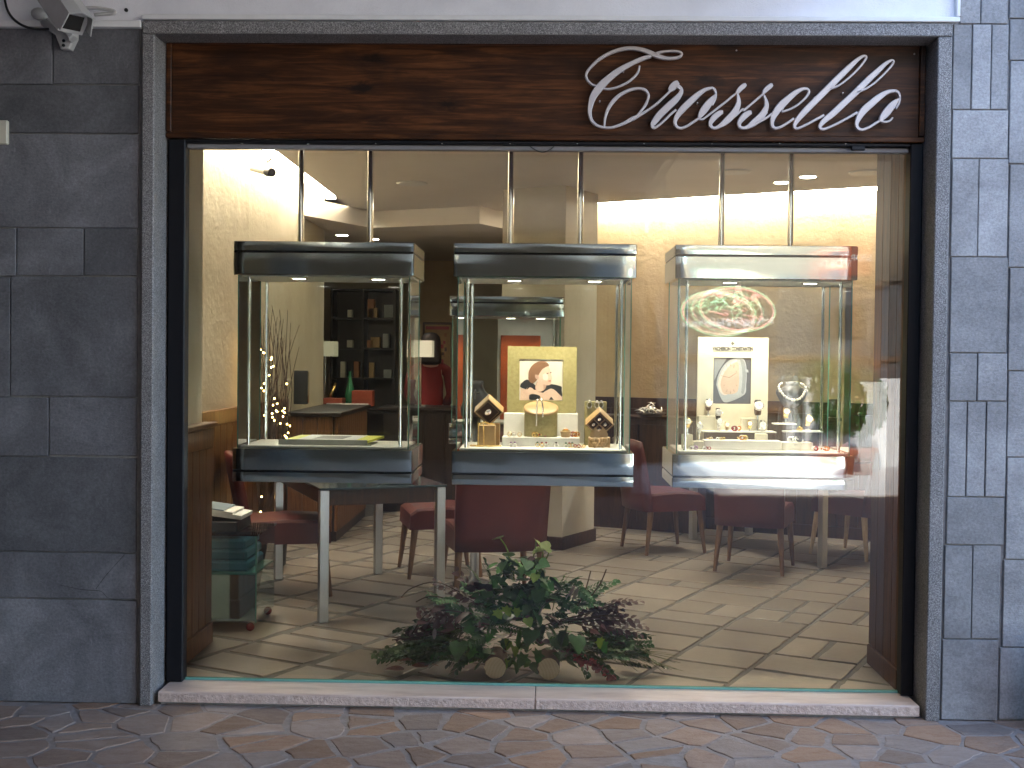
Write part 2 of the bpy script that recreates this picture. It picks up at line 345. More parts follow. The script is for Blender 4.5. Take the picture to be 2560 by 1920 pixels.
# ================================================================== THE STREET SIDE
def clip(poly, n, d):                      # keep n.p <= d
    out = []
    for i in range(len(poly)):
        a, b = poly[i], poly[(i+1) % len(poly)]; da = n[0]*a[0]+n[1]*a[1]-d; db = n[0]*b[0]+n[1]*b[1]-d
        if da <= 0: out.append(a)
        if (da < 0 < db) or (db < 0 < da): k = da/(da-db); out.append((a[0]+(b[0]-a[0])*k, a[1]+(b[1]-a[1])*k))
    return out
def sarea(p): return .5*sum(p[i][0]*p[(i+1) % len(p)][1]-p[(i+1) % len(p)][0]*p[i][1] for i in range(len(p)))
def tidy(p, d):
    out = []
    for q in p:
        if not out or (Vector(q)-Vector(out[-1])).length > d: out.append(q)
    if len(out) > 2 and (Vector(out[0])-Vector(out[-1])).length <= d: out.pop()
    return out
def area(p): return .5*abs(sum(p[i][0]*p[(i+1) % len(p)][1]-p[(i+1) % len(p)][0]*p[i][1] for i in range(len(p))))
def rough_edges(p, j):
    out = []
    for i in range(len(p)):
        a, b = Vector(p[i]), Vector(p[(i+1) % len(p)]); out.append(tuple(a)); L = (b-a).length
        if L > .09:
            nrm = Vector((-(b-a).y, (b-a).x)).normalized()
            for k in range(1, 1+min(3, int(L/.07))): out.append(tuple(a+(b-a)*(k/(1+min(3, int(L/.07))))+nrm*random.uniform(-j, j)))
    return out
pave = mb('pave_mortar').box((-60, -60, -.10), (60, .19, -.0025)).build('pavement', kind='structure')
seeds = []; gx, gy = .225, .165
for i in range(-14, 15):
    for j in range(-8, 2):
        seeds.append(((i+.5*(j % 2))*gx+random.uniform(-.105, .105), j*gy+random.uniform(-.072, .072)))
for k, s in enumerate(seeds):
    if s[1] > .06 or s[1] < -1.22 or abs(s[0]) > 2.9: continue
    p = [(s[0]-.5, s[1]-.5), (s[0]+.5, s[1]-.5), (s[0]+.5, s[1]+.5), (s[0]-.5, s[1]+.5)]
    for l, q in enumerate(seeds):
        if l != k and abs(q[0]-s[0]) < .75 and abs(q[1]-s[1]) < .7:
            n = (q[0]-s[0], q[1]-s[1]); p = clip(p, n, (q[0]**2+q[1]**2-s[0]**2-s[1]**2)/2)
    p = clip(p, (0, 1), .012)
    if len(p) < 3 or area(p) < .006: continue
    p = tidy(p, .045)
    if len(p) < 3: continue
    p = inset(p, random.uniform(.008, .014))
    if sarea(p) <= .003: continue
    p = rough_edges(p, .007)
    if area(p) < .004 or area(p)/sum((Vector(p[q])-Vector(p[q-1])).length for q in range(len(p))) < .020: continue
    mb('porphyry').prism(p, -.03, random.uniform(-.0005, .003), 'z', .0025).build('paving_stone', pave)

def slabs(wall, rects, Y, mat, jit=.004, mort=-.012):
    for (x0, y0, x1, y1) in rects:
        xm, ym = (x0+x1)/2, (y0+y1)/2
        X0, X1 = at(x0, ym, Y).x, at(x1, ym, Y).x; Z1, Z0 = at(xm, y0, Y).z, max(0.0, at(xm, y1, Y).z); g = .0024
        X0 += g; X1 -= g; Z0 += g; Z1 -= g; p = [(X0, Z0), (X1, Z0), (X1, Z1), (X0, Z1)]
        mb(mat).prism(p, Y+.03, Y-random.uniform(0, jit), 'y', .0025).build('stone_slab', wall)
wl = thing('stone_wall', 'slate slab wall left of the shop window, shade put into its colour', 'wall', (-2.6, .1, 0))
mb('mortar').box((-5, -.001, 0), (XL-.004, .16, 3.05)).build('mortar_bed', wl)
YW = -.012
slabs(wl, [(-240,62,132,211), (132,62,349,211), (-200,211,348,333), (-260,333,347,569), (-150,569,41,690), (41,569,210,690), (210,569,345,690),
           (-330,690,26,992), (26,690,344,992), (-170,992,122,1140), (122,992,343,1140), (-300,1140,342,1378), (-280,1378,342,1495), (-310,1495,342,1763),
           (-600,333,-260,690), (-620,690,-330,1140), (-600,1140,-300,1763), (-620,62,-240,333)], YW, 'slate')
wr = thing('stone_wall', 'slate slab wall right of the shop window, light put into its colour', 'wall', (2.3, .1, 0))
mb('mortar').box((XR+.004, -.001, 0), (5, .16, 3.7)).build('mortar_bed', wr)
def q3(u, v): return 1700+u/2.572, v/2.572
def rr3(L): return [(*q3(a, b), *q3(c, d)) for a, b, c, d in L]
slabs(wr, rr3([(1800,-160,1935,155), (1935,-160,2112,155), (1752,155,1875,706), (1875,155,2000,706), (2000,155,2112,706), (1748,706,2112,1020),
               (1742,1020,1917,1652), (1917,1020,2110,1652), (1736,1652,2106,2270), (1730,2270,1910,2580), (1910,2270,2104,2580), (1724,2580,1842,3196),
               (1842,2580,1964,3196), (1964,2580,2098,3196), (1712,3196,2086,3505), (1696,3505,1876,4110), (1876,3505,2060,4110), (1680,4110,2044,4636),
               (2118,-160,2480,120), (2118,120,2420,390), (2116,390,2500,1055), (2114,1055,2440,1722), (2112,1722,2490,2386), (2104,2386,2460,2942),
               (2094,2942,2470,3600), (2074,3600,2450,4165), (2052,4165,2480,4630), (2484,-160,2900,250), (2424,255,2900,520), (2504,520,2980,1055), (2444,1055,2900,1500), (2494,1722,2960,2200), (2464,2386,2900,2942), (2474,2942,2940,3400), (2454,3600,2900,4165), (2484,4165,2950,4630)]), YW, 'slate_lit')
for pts, r_ in (([(312,1386),(290,1410),(262,1442),(240,1472)], .0014), ([(342,1503),(275,1497),(252,1478),(205,1474),(150,1462)], .0014)):
    mb('black_plastic').tube([tuple(at(a, b, YW-.0015)) for a, b in catmull([tuple(map(float, q)) for q in pts], 4)], [r_*random.uniform(.5, 1.2) for _ in catmull([tuple(map(float, q)) for q in pts], 4)], 5).build('crack', wl)
band = thing('plaster_band', 'white rough plaster strip above the grey granite surround', 'wall', (0, -.02, 3.0))
XV = at(2388, 30, -.03).x
mb('plaster_white').box((-5, -.022, ZT+.003), (XV, .2, 3.42)).build('plaster', band)
mb('trim_white').box((XL-.0, -.05, ZT+.003), (XV+.016, -.0235, ZT+.024), .003).build('trim_strip', band)
mb('trim_white').box((-5, -.05, 2.962), (XL-.004, -.0135, 2.99), .003).build('trim_strip', band)
mb('plaster_white').box((-5, -.0225, 2.9905), (XL-.004, -.0135, 3.01)).build('plaster_edge', band)
mb('trim_white').box((XV, -.05, ZT+.026), (XV+.016, -.0135, 3.42), .003).build('trim_strip', band)
mb('mortar').box((-.002, -.001, 2.9), (.002, .0, 2.9)) if 0 else None

# granite surround
sr = thing('granite_surround', 'speckled grey granite surround framing the shop window', 'surround', (0, 0, 0))
XLi, XRi = -1.715, 1.655; ZTi = at(1300, 88, -.04).z
for s, a, b in ((-1, XL, XLi), (1, XRi, XR)):
    mb('granite').box((a, -.04, 0), (b, .20, ZTi+.0), .004).build('jamb', sr)
mb('granite').box((XL, -.041, ZTi+.002), (XR, .20, ZT), .004).build('lintel', sr)
# the building over it, unseen; height set for the shadow it casts
ub = thing('upper_storeys', 'plain upper storeys of the building over the shop', 'building', (0, 3, 3.5))
mb('street_render').box((-13, -.0, 3.43), (13, 9.8, 6.6)).build('wall', ub)
for x in range(-12, 13, 3):
    f = mb('street_wood').box((x, -.04, 4.6), (x+1.1, -.002, 6.2), .01).build('window', ub); mb('street_pane').box((x+.08, -.05, 4.7), (x+1.02, -.041, 6.1)).build('pane', f)
mb('street_render').box((-13, .17, 0), (-5.001, 9.8, 3.42)).build('wall', ub); mb('street_render').box((5.001, .0, 0), (13, 9.8, 3.42)).build('wall', ub)

# fascia board with its frame
ZF0 = at(1280, 350, .12).z; XA, XB = -1.712, 1.652; YF = .125
fa = thing('wood_fascia', 'dark stained knotty wood fascia board carrying the shop name', 'fascia', (0, YF, ZF0))
zs = at(1280, 111, YF).z; zb = at(1280, 337, YF).z
mb('fascia_wood').box((XA+.026, YF, zb+.002), (XB-.026, YF+.03, zs-.003)).build('board', fa)
mb('fascia_wood').box((XA, YF-.012, zs), (XB, YF+.03, ZTi-.001), .003).build('top_rail', fa)
mb('fascia_wood').box((XA, YF-.012, ZF0), (XB, YF+.03, zb), .003).build('bottom_rail', fa)
for a, b in ((XA, XA+.024), (XB-.024, XB)): mb('fascia_wood').box((a, YF-.0125, zb+.002), (b, YF+.03, zs-.002), .003).build('side_rail', fa)
for px, py in ((1841, 126), (2286, 135)):
    p = at(px, py, YF); mb('letter_metal').ball((p.x, YF, p.z), .004, 8).build('screw', fa)

# raised script lettering: each letter traced as strokes of changing width
def A(pts): return [(1440+x/5.267, 100+y/5.267, ww/5.267) for x, y, ww in pts]
def B(pts): return [(1840+x/5.027, 100+y/5.027, ww/5.027) for x, y, ww in pts]
LET = [
 [A([(1040,180,34),(1120,152,30),(1250,141,30),(1360,152,34),(1394,185,34),(1350,222,38),(1220,238,42),(1090,212,58),(980,165,66),(850,118,56),(680,104,50),(500,145,46),(330,232,42),(200,345,36),(136,440,34),(148,520,34),(200,575,32),(270,605,28)]),
  A([(990,205,46),(850,250,58),(700,320,66),(550,408,80),(420,510,96),(310,620,112),(232,730,100),(192,850,74),(180,950,56),(205,1050,44),(270,1118,38),(370,1148,34),(480,1146,34),(620,1098,42),(740,1035,56),(800,1005,48),(930,930,32),(1060,838,32),(1150,755,30),(1235,675,30)]),
  A([(372,1135,26),(385,1020,36),(425,900,48),(500,790,54),(600,705,46),(720,650,40),(830,633,34),(912,655,38),(953,715,38),(948,775,38),(910,860,38),(850,940,34),(800,1000,30)]),
  A([(360,638,24),(450,640,28),(560,610,30),(680,553,32),(770,480,32),(822,408,32),(838,335,24)])],
 [A([(1232,675,34),(1245,650,74),(1275,615,104),(1315,575,98),(1350,550,58)]),
  A([(1330,600,60),(1382,640,52),(1378,700,66),(1305,790,92),(1200,885,98),(1100,985,98),(1035,1070,86),(1005,1125,56),(1035,1152,34),(1100,1112,30),(1180,1042,30),(1250,972,30),(1320,915,30)])],
 [A([(1800,625,34),(1700,652,52),(1600,722,78),(1500,812,92),(1400,912,90),(1332,1000,70),(1305,1075,52),(1322,1132,40),(1375,1156,34),(1450,1136,34),(1540,1080,34),(1615,1030,32)]),
  A([(1790,624,34),(1828,652,36),(1842,710,32),(1835,770,32),(1800,850,26)]),
  A([(1835,715,20),(1785,785,80),(1722,870,108),(1660,955,92),(1622,1020,44)]),
  A([(1615,1030,30),(1665,1042,26),(1740,990,28),(1850,905,30),(1980,805,30),(2070,728,30),(2128,685,28)])],
 [B([(12,672,34),(30,640,58),(70,595,66),(110,565,60),(128,553,38)]),
  A([(2122,690,24),(2142,780,54),(2132,860,78),(2080,960,96),(1990,1055,94),(1900,1125,58),(1830,1156,38),(1785,1140,44),(1772,1090,62),(1828,1008,84),(1900,955,70),(1938,945,44)]),
  A([(2040,1040,30),(2120,978,30),(2200,905,30)])+B([(100,880,30),(220,780,30),(345,672,30)])],
 [B([(345,672,34),(362,640,58),(400,600,66),(442,568,62),(462,556,38)]),
  B([(352,685,26),(384,780,54),(376,860,74),(322,952,96),(230,1035,92),(150,1088,56),(90,1102,38),(50,1085,44),(46,1032,62),(100,960,84),(160,916,72),(198,905,46)]),
  B([(250,1050,30),(340,1000,32),(400,965,30),(450,925,34)])],
 [B([(580,898,26),(680,866,26),(780,810,28),(870,730,30),(918,660,32),(905,618,34),(850,610,42),(760,652,66),(650,742,90),(550,842,102),(482,942,82),(456,1022,56),(462,1082,44),(505,1106,36),(570,1086,34),(650,1040,32),(730,980,32)])],
 [B([(1180,612,26),(1290,570,26),(1400,490,28),(1520,380,28),(1612,270,30),(1642,212,30),(1612,196,32),(1540,236,52),(1430,336,74),(1300,462,84),(1160,602,86),(1020,742,86),(880,882,86),(782,992,70),(740,1062,50),(742,1096,40),(785,1106,32),(880,1064,32),(1000,1000,32),(1110,940,34)])],
 [B([(1520,655,26),(1630,612,26),(1740,540,28),(1850,440,28),(1952,330,30),(1986,270,30),(1960,253,32),(1890,290,52),(1780,390,74),(1640,522,84),(1500,662,86),(1360,792,86),(1220,922,86),(1112,1012,70),(1060,1076,50),(1064,1106,38),(1120,1113,32),(1250,1060,32),(1400,980,32),(1530,905,34)])],
 [B([(2015,634,34),(1920,646,54),(1820,702,80),(1710,792,96),(1610,882,96),(1550,972,76),(1520,1052,52),(1540,1106,42),(1600,1122,34),(1690,1086,34),(1770,1036,34),(1835,998,34)]),
  B([(2005,634,34),(2046,660,34),(2062,720,30),(2050,790,30),(2015,860,24)]),
  B([(2052,735,20),(1985,800,88),(1912,888,108),(1852,960,88),(1812,1015,36)]),
  B([(1812,1010,34),(1880,1026,28),(1940,1010,26),(1975,972,20)])]]
lt = thing('shop_lettering', 'cream metal script shop name on the dark wood fascia', 'lettering', (.75, YF, 2.7))
YL = YF-.045
def stroke(b, pts, y0, y1):
    P = catmull(pts, 5); Q = [at(x, y, YL) for x, y, _ in P]; W = [.92*ww/F*(YL+CD)/2 for *_, ww in P]; n = len(Q); vs = []; ch = .0025
    for i in range(n):
        d = Q[min(i+1, n-1)]-Q[max(i-1, 0)]; d.y = 0; d.normalize(); nn = Vector((-d.z, 0, d.x)); c, h = Q[i], max(.002, W[i]); c2 = min(ch, h*.5)
        for o, y in ((-h, y1), (-h, y0+c2), (-h+c2, y0), (h-c2, y0), (h, y0+c2), (h, y1)): vs.append(Vector((c.x, y, c.z))+nn*o)
    fs = [(i*6+k, i*6+(k+1) % 6, (i+1)*6+(k+1) % 6, (i+1)*6+k) for i in range(n-1) for k in range(6)]
    fs += [list(range(6))[::-1], [(n-1)*6+k for k in range(6)]]; b.add(vs, fs, False)
kk = 0
for L in LET:
    b = mb('letter_metal')
    for st in L: stroke(b, st, YL+.0006*(kk % 5), YL+.018-.0004*(kk % 5)); kk += 1
    o = b.build('letter', lt)
for px, py in ((1500, 250), (1560, 175), (1680, 250), (1745, 255), (1850, 265), (1920, 280), (1960, 270), (2040, 240), (2110, 230), (2180, 260)):
    p = at(px, py, YL); mb('letter_metal').cyl((p.x, YL+.016, p.z), (p.x, YF+.002, p.z), .003, n=6).build('stud', lt)

# black frame, shutter rail, glass
fr = thing('shop_window', 'large plate glass shop window in a black metal frame', 'window', (0, GY, FZ))
ZG = at(1280, 378, GY).z
mb('black_metal').box((XLi+.012, .13, FZ+.002), (at(463, 1000, .15).x, .20, ZF0-.002), .004).build('frame_post', fr)
mb('black_metal').box((at(2262, 1000, .15).x, .13, FZ+.002), (XRi-.002, .20, ZF0-.002), .004).build('frame_post', fr)
mb('black_metal').box((XLi+.003, .150, FZ+.002), (XLi+.011, .2, ZF0-.002)).build('guide_rail', fr)
ra = mb('black_metal').box((at(463, 1000, .15).x+.001, .13, ZG+.022), (at(2262, 1000, .15).x-.001, .20, ZF0-.002), .004).build('top_rail', fr)
for px in (770, 605, 939, 1105, 1275, 1443, 1610, 1780, 1949, 2114):
    p = at(px, 359, .13); mb('chrome').ball((p.x, .130, p.z), .0035, 8).build('screw', ra)
mb('strip_grey').box((at(463, 1000, .15).x+.001, .155, ZG), (at(2262, 1000, .15).x-.001, .20, ZG+.020), .003).build('glazing_strip', fr)
gl, gr = at(463, 1000, GY).x-.01, at(2262, 1000, GY).x+.01
mb('shop_glass').add([(gl, GY, FZ+.012), (gr, GY, FZ+.012), (gr, GY, ZG+.01), (gl, GY, ZG+.01), (gl, GY+.008, FZ+.012), (gr, GY+.008, FZ+.012), (gr, GY+.008, ZG+.01), (gl, GY+.008, ZG+.01)],
    [(0,1,2,3)]).build('glass_pane', fr)
tl = -.0095                                 # the second sheet of the double glazing stands a little askew
g2 = mb('shop_glass').add([(gl, GY+.062, FZ+.012), (gr, GY+.062-tl*(gr-gl), FZ+.012), (gr, GY+.062-tl*(gr-gl)+.006, ZG), (gl, GY+.068, ZG)], [(0,1,2,3)]).build('inner_pane', fr)
mb('glass_edge').box((gl, GY-.004, FZ+.001), (gr, GY+.014, FZ+.0115)).build('glass_edge', fr)
p0 = [at(1325+i*10, y, .125) for i, y in enumerate((366, 373, 378, 380, 379, 374, 366))]
mb('black_plastic').tube([(p.x, p.y, p.z) for p in [Vector(q) for q in catmull([tuple(p) for p in p0], 4)]], .0028, 6).build('shutter_cable', fr)
p = at(2145, 372, .12); mb('black_metal').box((p.x-.03, .11, p.z-.008), (p.x+.03, .129, p.z+.012), .003).build('shutter_lock', fr)

# travertine threshold
sl = thing('stone_sill', 'pink travertine sill slab in two lengths under the window', 'sill', (0, .05, .006))
xj = at(1338, 1720, 0).x
for a, b in ((XLi+.022, xj-.0012), (xj+.0012, XRi-.018)):
    q = mb('travertine').box((a, -.018, .012), (b, .193, FZ), .004).build('sill_slab', sl)
    mb('travertine_rough').box((a+.003, -.0205, .015), (b-.003, -.0175, FZ-.007)).build('rough_edge', q)
mb('mortar').box((XLi+.03, .0, -.008), (XRi-.03, .192, .0115)).build('mortar_bed', sl)

# ------------------------------------------------------------------ CCTV camera on the wall
def z5(u, v): return u/5.53, v/5.53
cc = thing('security_camera', 'grey outdoor security camera on a bracket above the slate wall', 'camera', at(150, 60, -.1))
br = MB().mat('camera_grey')
pl = [(545,290),(560,345),(760,480),(830,670),(955,675),(1030,520),(1035,410),(900,345),(640,265)]
br.prism([(lambda p: (p.x, p.z))(at(*z5(u, v), -.06)) for u, v in pl][::-1], -.0155, -.060, 'y', .006)
bo = br.build('bracket', cc)
MB().mat('camera_grey').prism([(lambda p: (p.x, p.z))(at(*z5(u, v), -.10)) for u, v in [(620,260),(700,330),(900,470),(960,560),(1030,500),(1035,405),(890,330),(700,250)]][::-1], -.0605, -.11, 'y', .006).build('bracket_arm', cc)
for u, v in ((883, 565), (880, 628)):
    p = at(*z5(u, v), -.06); mb('dark_lens').cyl((p.x, -.0595, p.z), (p.x, -.064, p.z), .007, n=10).build('bolt', bo)
p = at(*z5(535, 190), -.1); mb('camera_grey').ball(p, .032, 14, (1, 1, .8)).cyl((p.x, -.023, p.z), (p.x, -.1, p.z), .017).build('ball_joint', cc)
h0 = at(*z5(560, -330), -.12); h1 = at(*z5(1010, 320), -.34); d = (h1-h0).normalized(); rx = d.cross(Vector((0, 0, 1))).normalized(); uz = rx.cross(d)
def hpt(k, a, b): return h0+d*k+rx*a+uz*b
Lh = (h1-h0).length; prof = [(-.052, -.045), (.052, -.045), (.058, .01), (.045, .05), (0, .062), (-.045, .05), (-.058, .01)]
hb = MB().mat('camera_grey'); n = len(prof)
vs = [hpt(0, *q) for q in prof]+[hpt(Lh, *q) for q in prof]; hb.add(vs, [(i, (i+1) % n, n+(i+1) % n, n+i) for i in range(n)]+[list(range(n))[::-1], list(range(n, 2*n))], False)
ho = hb.build('housing', cc)
pr2 = [(-.066, -.02), (-.052, .062), (0, .075), (.052, .062), (.066, -.02), (.062, -.02), (.048, .057), (0, .07), (-.048, .057), (-.062, -.02)]; n = len(pr2)
vs = [hpt(-.02, *q) for q in pr2]+[hpt(Lh+.05, *q) for q in pr2]
mb('camera_grey').add(vs, [(i, (i+1) % n, n+(i+1) % n, n+i) for i in range(n)]+[list(range(n))[::-1], list(range(n, 2*n))], False).build('sun_shield', cc)
mb('dark_lens').add([hpt(Lh+.002, a, b) for a, b in ((-.038, -.03), (.038, -.03), (.038, .035), (-.038, .035))], [(0,1,2,3)]).build('front_window', ho)
cb = [(62,-30),(75,40),(100,130),(150,220),(230,300),(330,360),(450,395),(600,405),(680,400)]
mb('black_plastic').tube([tuple(at(*z5(*q), -.03)) for q in catmull(cb, 4)], .006, 8).build('security_cable', label='black cable looping down beside the security camera', category='cable') if 0 else tag(mb('black_plastic').tube([tuple(at(*z5(*q), -.058)) for q in catmull(cb, 4)], .0055, 8).build('power_cable'), 'black cable looping down behind the outdoor security camera', 'cable')
c2 = [(1180,110),(1330,108),(1480,130),(1570,150),(1585,180),(1500,190),(1400,195),(1310,205)]
tag(mb('camera_grey').tube([tuple(at(*z5(*q), -.065)) for q in catmull(c2, 4)], .008, 8).build('grey_conduit'), 'short grey conduit on the plaster right of the security camera', 'conduit')
p = at(*z5(1740, 135), -.03); tag(mb('black_plastic').cyl((p.x, -.021, p.z), (p.x, -.030, p.z), .008, n=12).build('wall_plug'), 'small dark round plug in the white plaster band', 'plug')
a, b = at(-40, 301, -.03), at(20, 361, -.03)
tag(mb('beige_plastic').box((a.x, -.04, b.z), (b.x, -.016, a.z), .004).build('junction_box', loc=(b.x, -.016, b.z)), 'small beige box on the slate at the left edge', 'box')
p = gp(2548, 1800, 0); bl = thing('bollard', 'dark rounded bollard cut off by the right edge', 'bollard', (p.x+.05, p.y-.1, 0))
mb('black_plastic').lathe([(.05, 0), (.075, .01), (.078, .1), (.075, .3), (.06, .38), (.03, .43), (.005, .445)], (p.x+.07, -.14, 0), 20).build('post', bl)

mottle('glare_pale', (.58,.56,.55), (.68,.66,.65), 4, .85, .3, 60)  # paler than the paving: sun glare put into the colour
YO_ = -12.3
# ------------------------------------------------------------------ the covered passage and the sunny yard behind the camera
mb('glare_pale').box((.9, YO_-.1, -.02), (13, -8.45, .004)).build('yard_bounce_sheet', kind='structure')  # pale sheet added to brighten the mirrored sun patch and bounce light
rf = mb('plaster_white').box((-13, -13, 3.43), (1.2, -.024, 3.75)).build('arcade_ceiling', kind='structure')  # unseen roof; edge placed to shade the left and let light in right
for k, (x, y) in enumerate(((.9, -8.2), (.9, -11.6), (-3.2, -8.2))):
    pt = thing('arcade_pillar', ['grey stone pillar at the edge of the passage roof nearer the shop', 'grey stone pillar at the far end of the passage roof', 'grey stone pillar deep inside the covered passage'][k], 'pillar', (x, y, 0), group='pillars of the passage')
    mb('slate').box((x-.2, y-.2, .12), (x+.2, y+.2, 3.429), .01).build('shaft', pt); mb('granite').box((x-.25, y-.25, -.01), (x+.25, y+.25, .12), .01).build('base', pt)
lb = thing('side_light_block', 'added dark wall blocking light on the left of the covered passage', 'building', (-6.5, -6, 0)); mb('dark_render').box((-7, -12.3, -.01), (-6, -.1, 3.425)).build('wall', lb)  # unseen wall with windows, added to cut light from the left
for y in (-9, -5.5, -2.5): f = mb('street_wood').box((-5.998, y, .5), (-5.95, y+1.6, 2.5), .01).build('window', lb); mb('street_pane').box((-5.949, y+.1, .6), (-5.94, y+1.5, 2.4)).build('pane', f)
ob = thing('opposite_building', 'brown building with timber shop windows across the yard', 'building', (0, -12.8, 0))
YO = -12.35
mb('dark_render').box((-13, YO-3, -.01), (1.75, YO, 3.42)).build('wall', ob); mb('street_render').box((1.751, YO-3, 2.75), (13, YO, 8)).build('wall', ob)
mb('street_render').box((1.6, YO-3, -.01), (13, YO-.15, .75)).build('wall', ob); mb('street_wood').box((1.6, YO-.2, .75), (13, YO-.02, .9), .01).build('timber_sill', ob)
x = 1.75
for k in range(6):
    wdt = 1.55; f = mb('street_wood').box((x, YO-.12, .9), (x+.12, YO, 2.75), .01).build('mullion', ob)
    mb('street_wood').box((x+.12, YO-.12, 1.55), (x+wdt, YO-.03, 1.63), .008).build('transom', ob)
    mb('street_pane').box((x+.12, YO-.10, .9), (x+wdt, YO-.08, 1.55)).build('pane', ob); mb('street_pane').box((x+.12, YO-.10, 1.63), (x+wdt, YO-.08, 2.75)).build('pane', ob); x += wdt
# neon sign hanging in front of the middle timber window
LN = GY-(YO+.06)
def N(u, v): return behind(1640+u/3.568, 620+v/3.568, LN)
nc = N(720, 545); ne = thing('neon_sign', 'oval red and green neon sign with skiers mirrored in the glass', 'sign', nc)
def ell(cx, cyy, rx_, ry_, rot=0, n=48): return [(cx+rx_*math.cos(a)*math.cos(rot)-ry_*math.sin(a)*math.sin(rot), cyy+rx_*math.cos(a)*math.sin(rot)+ry_*math.sin(a)*math.cos(rot)) for a in [2*math.pi*i/n for i in range(n)]]
def neon(pts, mt, r=.012, closed=False, name='tube'): return mb(mt).tube([tuple(N(*q)) for q in pts], r, 6, closed).build(name, ne)
neon(ell(722, 545, 342, 200, .12), 'neon_green', .009, True); neon(ell(722, 545, 326, 184, .12), 'neon_red', .009, True)
neon([(415,470),(470,440),(520,425),(565,465),(620,410),(660,450),(740,400),(830,490),(900,470)], 'neon_green', .006)
for cx, cyy in ((885, 440), (735, 365)):
    neon(ell(cx, cyy, 30, 26), 'neon_red', .008, True); neon(ell(cx, cyy, 14, 12), 'neon_red', .008, True)
    neon([(cx-25,cyy+30),(cx-45,cyy+80),(cx-30,cyy+120),(cx-40,cyy+165)], 'neon_green', .006); neon([(cx+25,cyy+30),(cx+45,cyy+85),(cx+10,cyy+120),(cx-10,cyy+165)], 'neon_green', .006)
    neon([(cx-40,cyy+60),(cx,cyy+75),(cx+40,cyy+60)], 'neon_green', .006); neon([(cx-110,cyy+155),(cx-30,cyy+170),(cx+60,cyy+200),(cx+80,cyy+190),(cx+40,cyy+168)], 'neon_red', .007)
neon([(400,500),(450,480),(480,510),(520,470),(560,490),(600,470),(640,500),(600,540),(560,520),(520,545)], 'neon_green', .006)
def text(s, size, mat, name, parent, loc, rot, align='CENTER', ext=.001, bold=0):
    cu = bpy.data.curves.new('txt', 'FONT'); cu.body = s; cu.size = size; cu.align_x = align; cu.align_y = 'CENTER'; cu.extrude = ext; cu.offset = bold
    to = bpy.data.objects.new('txt', cu); C.objects.link(to); bpy.context.view_layer.update()
    me = bpy.data.meshes.new_from_object(to.evaluated_get(bpy.context.evaluated_depsgraph_get())); bpy.data.objects.remove(to)
    me.materials.clear(); me.materials.append(MATS[mat]); o = bpy.data.objects.new(name, me); C.objects.link(o); o.parent = parent
    o.location = Vector(loc)-off(parent); o.rotation_euler = rot; o['kind'] = 'stuff'; return o
q = N(715, 650); text('SIMPLY A GREAT LOOK', .105, 'neon_white', 'lettering', ne, (q.x, q.y+.02, q.z), (R(90), 0, R(180)), ext=.006)
for cx in (480, 960): q = N(cx, 350); mb('black_plastic').cyl(q, (q.x, q.y, 2.9), .004, n=6).build('hanging_wire', ne)
sg = thing('shop_sign', 'orange hanging shop sign beyond the neon sign', 'sign', behind(2150, 640, 11.5))
a = behind(2100, 600, 11.5); b = behind(2180, 690, 11.5)
mb('orange_sign').box((a.x, a.y-.06, b.z), (b.x, a.y, a.z), .01).build('panel', sg); text('SPORTS', .13, 'sign_white', 'lettering', sg, ((a.x+b.x)/2, a.y+.003, (a.z+b.z)/2), (R(90), 0, R(180)))
mb('black_metal').box((a.x, YO-.02, a.z+.001), (a.x+.03, a.y, a.z+.03)).build('wall_arm', sg)
a = behind(2030, 945, 11.9); b = behind(2330, 1150, 11.9)
tag(mb('white_wall').box((a.x, YO+.003, 0), (b.x+1.5, YO+.25, a.z), .01).build('low_wall', loc=(a.x, YO, 0)), 'low white wall in the sun behind the terracotta planters', 'wall')
def leafcloud(c, rad, n, mat, size):
    b = mb(mat)
    for i in range(n):
        u = Vector((random.gauss(0, 1), random.gauss(0, 1), random.gauss(0, 1))).normalized()*random.uniform(.35, 1)**.5; p = Vector(c)+Vector((u.x*rad[0], u.y*rad[1], u.z*rad[2]))
        M = Matrix.Translation(p) @ Matrix.Rotation(random.uniform(0, 6.3), 4, 'Z') @ Matrix.Rotation(random.uniform(-1, 1.6), 4, 'X'); s = size*random.uniform(.6, 1.3)
        b.add([M @ Vector(q) for q in ((-s*.35, 0, 0), (0, -s, 0), (s*.35, 0, 0), (0, s, s*.15))], [(0,1,2,3)], True)
    return b
for k, (px, hh) in enumerate(((2085, 1.15), (2150, .95))):
    q = behind(px, 1168, 11.1); pz = thing('planter', ['terracotta planter with the taller shrub by the white wall', 'terracotta planter with the lower shrub by the white wall'][k], 'planter', (q.x, q.y, 0), group='terracotta planters in the yard')
    mb('terracotta').lathe([(.16, -.005), (.20, .3), (.235, .31), (.24, .37), (.20, .371), (.18, .33)], (q.x, q.y, 0), 20).build('pot', pz)
    mb('twig').cyl((q.x, q.y, .33), (q.x+.02, q.y, .8), .02, .01).build('stem', pz); leafcloud((q.x, q.y, .55+hh*.45), (.36, .32, hh*.5), 2600, 'leaf_dark', .06).build('foliage', pz, kind='stuff')

